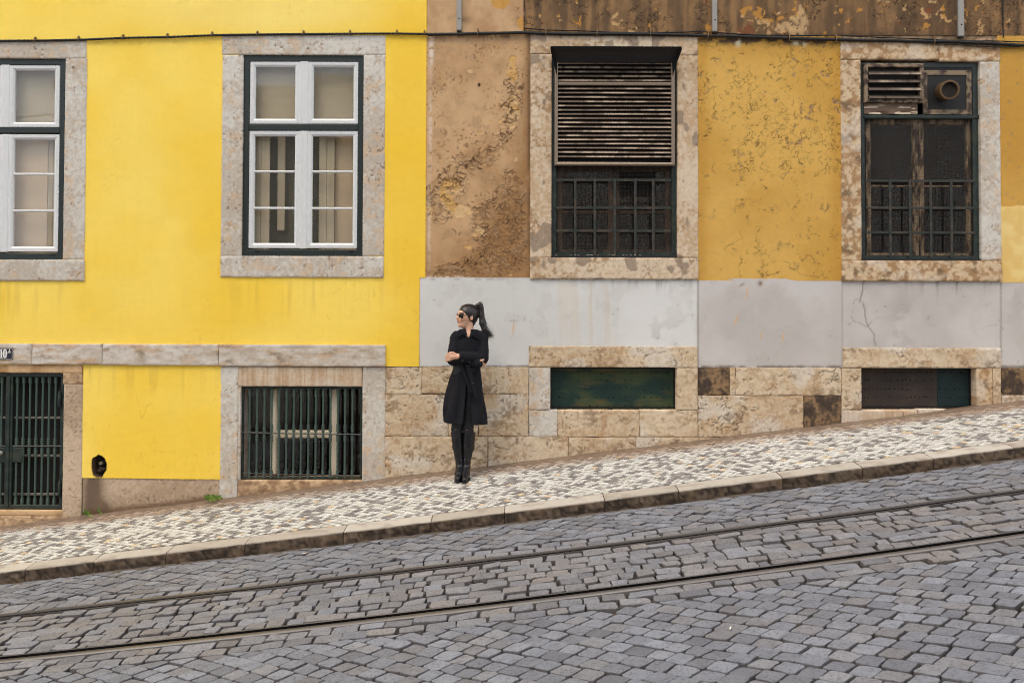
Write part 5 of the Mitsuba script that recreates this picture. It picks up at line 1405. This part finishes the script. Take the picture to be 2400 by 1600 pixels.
# head
b.ell(H(-.012, 0, .022), (.094, .072, .086), RH)
b.ell(H(.036, 0, -.030), (.055, .051, .076), RH, k=.03)
b.cap(H(.045, .018, -.086), H(.045, -.018, -.086), .021, k=.02)
b.ell(H(.076, 0, -.092), (.016, .015, .014), RH, k=.018)
b.cap(H(.086, 0, .012), H(.106, 0, -.022), .008, .0115, k=.010)
b.ell(H(.101, .010, -.027), (.010, .007, .007), RH, k=.006); b.ell(H(.101, -.010, -.027), (.010, .007, .007), RH, k=.006)
b.cap(H(.080, .028, .022), H(.080, -.028, .022), .012, k=.012)          # brow
b.ell(H(.070, .036, -.030), (.022, .018, .016), RH, k=.02); b.ell(H(.070, -.036, -.030), (.022, .018, .016), RH, k=.02)
b.cap(H(.085, .013, -.054), H(.085, -.013, -.054), .0062, k=.007); b.cap(H(.085, .011, -.063), H(.085, -.011, -.063), .0066, k=.007)
b.cap(H(.086, .02, -.059), H(.102, 0, -.059), .0015, k=.002, cut=True)
for s in (1, -1):
    b.ell(H(-.010, s * .074, -.010), (.016, .009, .029), RH, k=.006)
    b.ell(H(-.006, s * .082, -.008), (.008, .005, .016), RH, k=.004, cut=True)
# neck, trunk, legs (mostly under the clothes)
b.chain([H(-.018, 0, -.075), Q(1097, 788, .012), Q(1097, 800, .01)], [.047, .047, .060], k=.025)
b.chain([Q(1068, 792, .01), Q(1128, 792, .01)], [.040, .040], k=.03)
b.chain([Q(1098, 805, 0), Q(1096, 850, 0), Q(1092, 890, 0), Q(1091, 900, 0)], [.080, .072, .075, .07], k=.04)
for hip, kn, an in (((1078, 905), (1070, 1006), (1076, 1088)), ((1102, 905), (1096, 1006), (1092, 1088))):
    b.chain([Q(*hip), Q(*kn, -.01), Q(kn[0] + 1, 1040, .005), Q(*an, .01), Q(an[0], 1114, -.05)], [.068, .043, .036, .026, .022], k=.02)
# arms
LS, LE, LW = Q(1130, 794, .01), Q(1131, 842, -.045), Q(1076, 835.5, -.185)
RS, RE, RW = Q(1066, 794, .01), Q(1060, 846, -.055), Q(1122, 853, -.115)
b.chain([LS, LE, LW], [.040, .036, .024], k=.01)
b.chain([RS, RE, RW], [.040, .036, .024], k=.01)
# left hand laid on the right elbow: palm, four bent fingers, thumb
K0 = [Q(1057.5 - .8 * i, 828.5 + 5.2 * i, -.188 + .004 * i) for i in range(4)]
b.chain([LW, (LW + K0[1] + K0[2]) / 3], [.024, .027], k=.01)
for kn in K0:
    b.cap((LW * .72 + (K0[1] + K0[2]) / 2 * .28), kn, .018, .0125, k=.008)
ln = [.95, 1.05, 1.0, .82]
for i, kn in enumerate(K0):
    m1 = kn + np.array([-.026, .014, -.006]) * ln[i]
    m2 = m1 + np.array([-.013, .024, -.009]) * ln[i]
    m3 = m2 + np.array([.002, .020, -.008]) * ln[i]
    b.chain([kn, m1, m2, m3], [.0095, .0088, .0080, .0068], k=.0025)
th0 = LW + np.array([-.020, -.010, .014])
b.chain([th0, th0 + [-.034, -.004, .020], th0 + [-.058, .012, .022]], [.013, .010, .0078], k=.004)
# right hand comes out under the left elbow, four fingers showing
RK = [Q(1128 + 2.3 * i, 850 - 2.4 * i, -.085 + .012 * i) for i in range(4)]
for i, kn in enumerate(RK):
    b.cap(RW, kn, .020, .012, k=.008)
    e1 = kn + np.array([.014, .010, -.018]); e2 = e1 + np.array([.004, .018, -.020]); e3 = e2 + np.array([-.006, .014, -.010])
    b.chain([kn, e1, e2, e3], [.0095, .009, .0082, .007], k=.0025)
b.chain([RW + [0, 0, .01], RW + [.02, -.02, .03], RW + [.045, -.01, .035]], [.013, .010, .008], k=.004)
body = b.surface(3)
bv = np.array(body.vertices)
hl = (bv - HC) @ RH.T
skin = np.broadcast_to(S(214, 168, 140), bv.shape).copy()
lip = ((hl[:, 0] > .074) & (np.abs(hl[:, 1]) < .019) & (np.abs(hl[:, 2] + .0585) < .0095))
skin[lip] = S(166, 96, 86)
cheek = np.exp(-((hl[:, 0] - .06) / .03) ** 2 - ((np.abs(hl[:, 1]) - .045) / .02) ** 2 - ((hl[:, 2] + .03) / .02) ** 2)
skin = lerp(skin, S(206, 138, 112), .5 * cheek)
brow = ((hl[:, 0] > .06) & (np.abs(np.abs(hl[:, 1]) - .034) < .02) & (np.abs(hl[:, 2] - .026) < .005))
skin[brow] = S(60, 44, 38)
put('body', place(body), 'skin', smooth=True, color=skin, parent=PE)

# hair: drawn back, with a high ponytail
hf = Field((-.17, -.17, 1.36), (.30, .22, 1.74), .0042)
hf.ell(H(-.016, 0, .026), (.101, .080, .094), RH)
nrm = Fh * 1.15 - Uh * 1.0
hf.half(nrm, nrm @ H(.017, 0, -.016), k=.006)
hf.ell(H(-.085, .0, .055), (.035, .034, .034), RH, k=.02)
hf.chain([H(-.055, 0, -.03), H(-.045, 0, -.085)], [.045, .030], k=.02)
tail = [Q(1111, 727, .035), Q(1116, 719, .035), Q(1122, 716, .037), Q(1126, 724, .038), Q(1127, 742, .036), Q(1129.5, 760, .03), Q(1134.5, 775, .022), Q(1142, 786, .016), Q(1147, 791, .012)]
hf.chain(tail, [.015, .017, .020, .023, .027, .032, .027, .013, .002], k=.010)
hf.chain([Q(1126, 717, .037), Q(1131, 714.5, .037)], [.010, .002], k=.006)
hair = hf.surface(2)
hv = np.array(hair.vertices)
hv += np.array(hair.vertex_normals) * (.004 * (f2(hv[:, 0] * 150 + hv[:, 1] * 150, hv[:, 2] * 12, 2, 600) - .5))[:, None]
hair.vertices = hv
put('hair', place(hair), 'dark_hair', smooth=True, parent=PE)
rg = np.random.default_rng(31)
st = M()
tp = spline(tail, 6)
for _ in range(150):
    o = rg.normal(0, .010, 3) + [.001, 0, .002]; s0 = rg.integers(10, 40)
    sp = tp[s0:] + o * np.linspace(.6, 2.0, len(tp) - s0)[:, None] + base + [0, 0, .004]
    if len(sp) > 4:
        st.add(*tube(sp, np.linspace(.0022, .0006, len(sp)), 4, caps=False))
for _ in range(26):
    p0 = H(rg.uniform(-.02, .07), rg.uniform(-.03, .07), rg.uniform(.09, .11)) + base; d = rg.normal(0, .02, 3)
    st.add(*tube(spline([p0, p0 - Fh * .03 + Uh * .006 + d * .3, p0 - Fh * .07 - Uh * .012 + d * .4], 5), .0010, 4, caps=False))
put('hair_strands', st, 'dark_hair', smooth=True, parent=PE, kind='stuff')

# sunglasses
gl = M()
SGK = None
for s in (1, -1):
    fl = Field(H(.085, s * .033, -.004) - .06, H(.085, s * .033, -.004) + .06, .0026)
    ang = math.radians(-14 * s)
    Fl = Fh * math.cos(ang) - Sh * math.sin(ang); Sl = Sh * math.cos(ang) + Fh * math.sin(ang)
    fl.ell(H(.084, s * .034, -.008), (.0058, .035, .029), np.stack([Fl, Sl, Uh]))
    fl.cap(H(.094, s * .008, .008), H(.072, s * .064, .016), .0045, .0055, k=.006)
    put('lens', place(fl.surface(2)), 'dark_lens', smooth=True, parent=PE)
    put('temple', place(trimesh.Trimesh(*tube([H(.074, s * .064, .012), H(.03, s * .078, .010), H(-.012, s * .083, .006)], [.004, .003, .0025], 6), process=False)), 'black_gloss', smooth=True, parent=PE)
put('bridge', place(trimesh.Trimesh(*tube([H(.094, .010, .002), H(.101, 0, .003), H(.094, -.010, .002)], .003, 6), process=False)), 'black_gloss', smooth=True, parent=PE)

# coat
c = Field((-.30, -.32, .46), (.30, .24, 1.50), .0062)
zs = [(776, 1098, .075, .060, .012), (784, 1098, .115, .078, .012), (800, 1098, .135, .098, .008), (838, 1096, .126, .098, .004), (858, 1094.5, .122, .092, .004), (875, 1092.5, .138, .100, .002), (890, 1091, .152, .110, 0), (930, 1089, .178, .124, 0), (960, 1088, .190, .132, 0), (1000, 1087.3, .204, .142, 0)]
zs = np.array([((1122 - z) / PS, (x - 1092) / PS, rx, ry, cy) for z, x, rx, ry, cy in zs])[::-1]
s, P = c.box(c.lo, c.lo + c.n * c.h, 0)
zq = P[0, 0, :, 2]
cx_, rx_, ry_, cy_ = (np.interp(zq, zs[:, 0], zs[:, k]) for k in (1, 2, 3, 4))
def torso(dr):
    ex, ey = (P[..., 0] - cx_) / (rx_ - dr), (P[..., 1] - cy_) / (ry_ - dr)
    r = np.sqrt(ex ** 2 + ey ** 2)
    return r, (r - 1) * np.minimum(rx_ - dr, ry_ - dr)
ang = np.arctan2(P[..., 1] - cy_, P[..., 0] - cx_)
fold = np.clip((1.06 - P[..., 2]) / .5, 0, 1)
wave = .015 * fold * np.sin(ang * 7 + 2.0 * np.sin(P[..., 2] * 5)) + .004 * np.sin(ang * 13 + 5) * fold
_, d0 = torso(0.0)
c.mix(s, (d0 - wave).astype(np.float32), 0)
c.half((0, 0, 1), (1122 - 775) / PS, k=.012)
c.cap(Q(1068, 787.5, .012), Q(1128, 787.5, .012), .040, k=.03)
for pts, rs in (((LS, LE, LW + [.012, .002, 0]), [.050, .049, .043]), ((RS, RE), [.050, .048]), ((RE, RW), [.048, .040])):
    pts = [np.array(p) for p in pts]
    n = 16
    for i in range(len(pts) - 1):                 # sleeves with creases
        for t in range(n):
            a_, b_ = pts[i] + (pts[i + 1] - pts[i]) * t / n, pts[i] + (pts[i + 1] - pts[i]) * (t + 1) / n
            ra = rs[i] + (rs[i + 1] - rs[i]) * t / n
            c.cap(a_, b_, ra + .0028 * math.sin(t * 1.3 + i + 2 * math.sin(t * .9)), ra + .0028 * math.sin((t + 1) * 1.3 + i + 2 * math.sin((t + 1) * .9)), k=.010)
d_ = (LW + [.012, .002, 0] - LE); d_ /= np.linalg.norm(d_)
c.half(d_, d_ @ (LW + [-.006, 0, 0]), k=.003, lo=LW - .075, hi=LW + np.array([.05, .06, .075]))   # cuff end
# hollow below, opening in front, neckline
r1, d1 = torso(.014)
low = np.maximum(d1 - wave, P[..., 2] - .95)
c.mix(s, low.astype(np.float32), 0.002, cut=True)
xm, zz = P[..., 0], P[..., 2]
half = np.interp(zz, [(1122 - 1000) / PS, (1122 - 885) / PS], [11.0 / PS, -1 / PS])
mid = np.interp(zz, [(1122 - 1000) / PS, (1122 - 885) / PS], [(1097 - 1092) / PS, (1093.5 - 1092) / PS])
slit = np.maximum(np.abs(xm - mid) - half, P[..., 1] + .02)
c.mix(s, slit.astype(np.float32), .003, cut=True)
hem = (1122 - (990.5 + (P[..., 0] + .2) * 15)) / PS
c.mix(s, (zz - hem).astype(np.float32), .003, cut=True)
c.cap(Q(1096.5, 800, -.16), Q(1096.5, 776, -.05), .020, .048, k=.006, cut=True)
c.cap(Q(1096.5, 772, .03), Q(1097, 792, .012), .056, .050, k=.006, cut=True)
coat = c.surface(2)
put('coat', place(coat), 'black_wool', smooth=True, parent=PE)
def flap(poly, y, thick, bend, key, mat='black_wool'):
    """A flat piece of cloth (measured in the picture's scale) that bends back round the chest."""
    p = Polygon([Q(x, z)[[0, 2]] for x, z in poly]).buffer(.004).buffer(-.004)
    m = slab_poly(p.simplify(.001), 0, thick).subdivide_to_size(.03)
    v = np.array(m.vertices); x0 = Q(1097, 0)[0]
    v[:, 1] += y + bend * (v[:, 0] - x0) ** 2 + .09 * np.maximum(0, v[:, 2] - Q(0, 785)[2]) * 2.0
    m.vertices = v
    return put(key, place(m), mat, parent=PE)
flap([(1091, 772), (1076, 774), (1067, 790.5), (1070, 792), (1088, 785), (1096, 790), (1093, 780)], -.106, .012, 2.2, 'collar')
flap([(1103, 774), (1118, 775), (1124.5, 796), (1121, 797), (1106, 788), (1099.5, 793), (1102, 784)], -.106, .012, 2.2, 'collar')
flap([(1077, 853), (1085, 853), (1107, 918), (1102, 920)], -.142, .008, 1.0, 'belt_end')
flap([(1090, 855), (1101, 855), (1120.5, 928), (1118, 932), (1113, 931)], -.150, .010, 1.0, 'belt_end')
flap([(1066, 853), (1122, 853), (1122.5, 860), (1065.5, 860)], -.088, .008, 3.4, 'belt')
for px, py in ((1085, 845.5), (1100, 847)):
    t = (px - 1131) / (1076 - 1131); cc = LE + (LW - LE) * t
    o = Q(px, py, cc[1] - .047 + .003)
    ringm = trimesh.creation.torus(major_radius=.0105, minor_radius=.003, major_sections=18, minor_sections=8)
    disc = trimesh.creation.cylinder(radius=.0105, height=.004, sections=18)
    bt = trimesh.util.concatenate([ringm, disc]); bt.apply_transform(trimesh.transformations.rotation_matrix(math.pi / 2, [1, 0, 0])); bt.apply_translation(o)
    put('button', place(bt), 'black_gloss', smooth=40, parent=PE)
bk = trimesh.creation.box(extents=(.012, .004, .004)); bk.apply_translation(Q(1108, 897, -.153)); put('belt_eyelet', place(bk), 'zinc', parent=PE)

# trousers with slits at the knees, boots
for hip, kn, lo_, slit_ in (((1078, 890), (1070.5, 1006), (1070.5, 1030), (1067.5, 1006.5, .016)), ((1103, 890), (1096.5, 1006), (1098, 1030), (1094, 1007, .030))):
    t = Field(Q(kn[0] - 26, 1034, -.13), Q(hip[0] + 26, 850, .13), .0048)
    t.chain([Q(hip[0] * .6 + 1092 * .4, 866), Q(*hip), Q((hip[0] + kn[0]) / 2, 950, -.01), Q(*kn, -.012), Q(*lo_, 0)], [.094, .082, .068, .0505, .050], k=.015)
    t.cap(Q(slit_[0], slit_[1], -.07) - [slit_[2], 0, 0], Q(slit_[0], slit_[1], -.07) + [slit_[2], 0, 0], .0075, k=.002, sq=(1, .35, 2.4), cut=True)
    put('trouser_leg', place(t.surface(1)), 'black_denim', smooth=True, parent=PE)
for top, mid_, an, heel, toe, rt in (((1070, 1015), (1072.5, 1048), (1077, 1086), (1077.5, 1114), (1075, 1117), .0555), ((1099, 1015), (1097.5, 1048), (1093, 1086), (1093, 1113), (1091, 1118), .062)):
    t = Field(Q(top[0] - 24, 1128, -.25), Q(top[0] + 26, 1006, .14), .0042)
    yt = -.145 if rt < .058 else -.175
    t.chain([Q(*top, .0), Q(*mid_, .004), Q(mid_[0] * .4 + an[0] * .6, 1070, .008), Q(*an, .004)], [rt, rt - .006, .041, .0355], k=.012)
    t.chain([Q(*an, .004), Q(*heel, .026)], [.0345, .034], k=.02)
    t.chain([Q(an[0], 1098, -.02), Q((an[0] + toe[0]) / 2, 1109, -.08), Q(*toe, yt)], [.037, .035, .026], k=.02)
    for zc, r_ in ((1083, .036), (1088, .037), (1078, .037)):   # creases at the ankle
        t.cap(Q(an[0] - 4, zc, -.028), Q(an[0] + 5, zc + 2, -.026), .0065, .007, k=.012)
    t.half((0, 0, 1), (1122 - 1014) / PS - .0, k=.002)
    t.half((0, 0, -1), .0, k=.003)
    bootk = put('boot', place(t.surface(1)), 'black_leather', smooth=True, parent=PE)
    so = Polygon([Q(x, 0)[[0]].tolist() + [y] for x, y in ((an[0] - 8, .055), (an[0] + 8, .055), (an[0] + 8, -.03), ((an[0] + toe[0]) / 2 + 8.5, -.09), (toe[0] + 4, yt - .012), (toe[0] - 4, yt - .012), ((an[0] + toe[0]) / 2 - 8.5, -.09), (an[0] - 8, -.03))]).buffer(.006)
    sm = trimesh.creation.extrude_polygon(so, .012, engine='earcut'); sm.apply_translation((0, 0, -.006))
    put('sole', place(sm), 'rubber', parent=bootk)
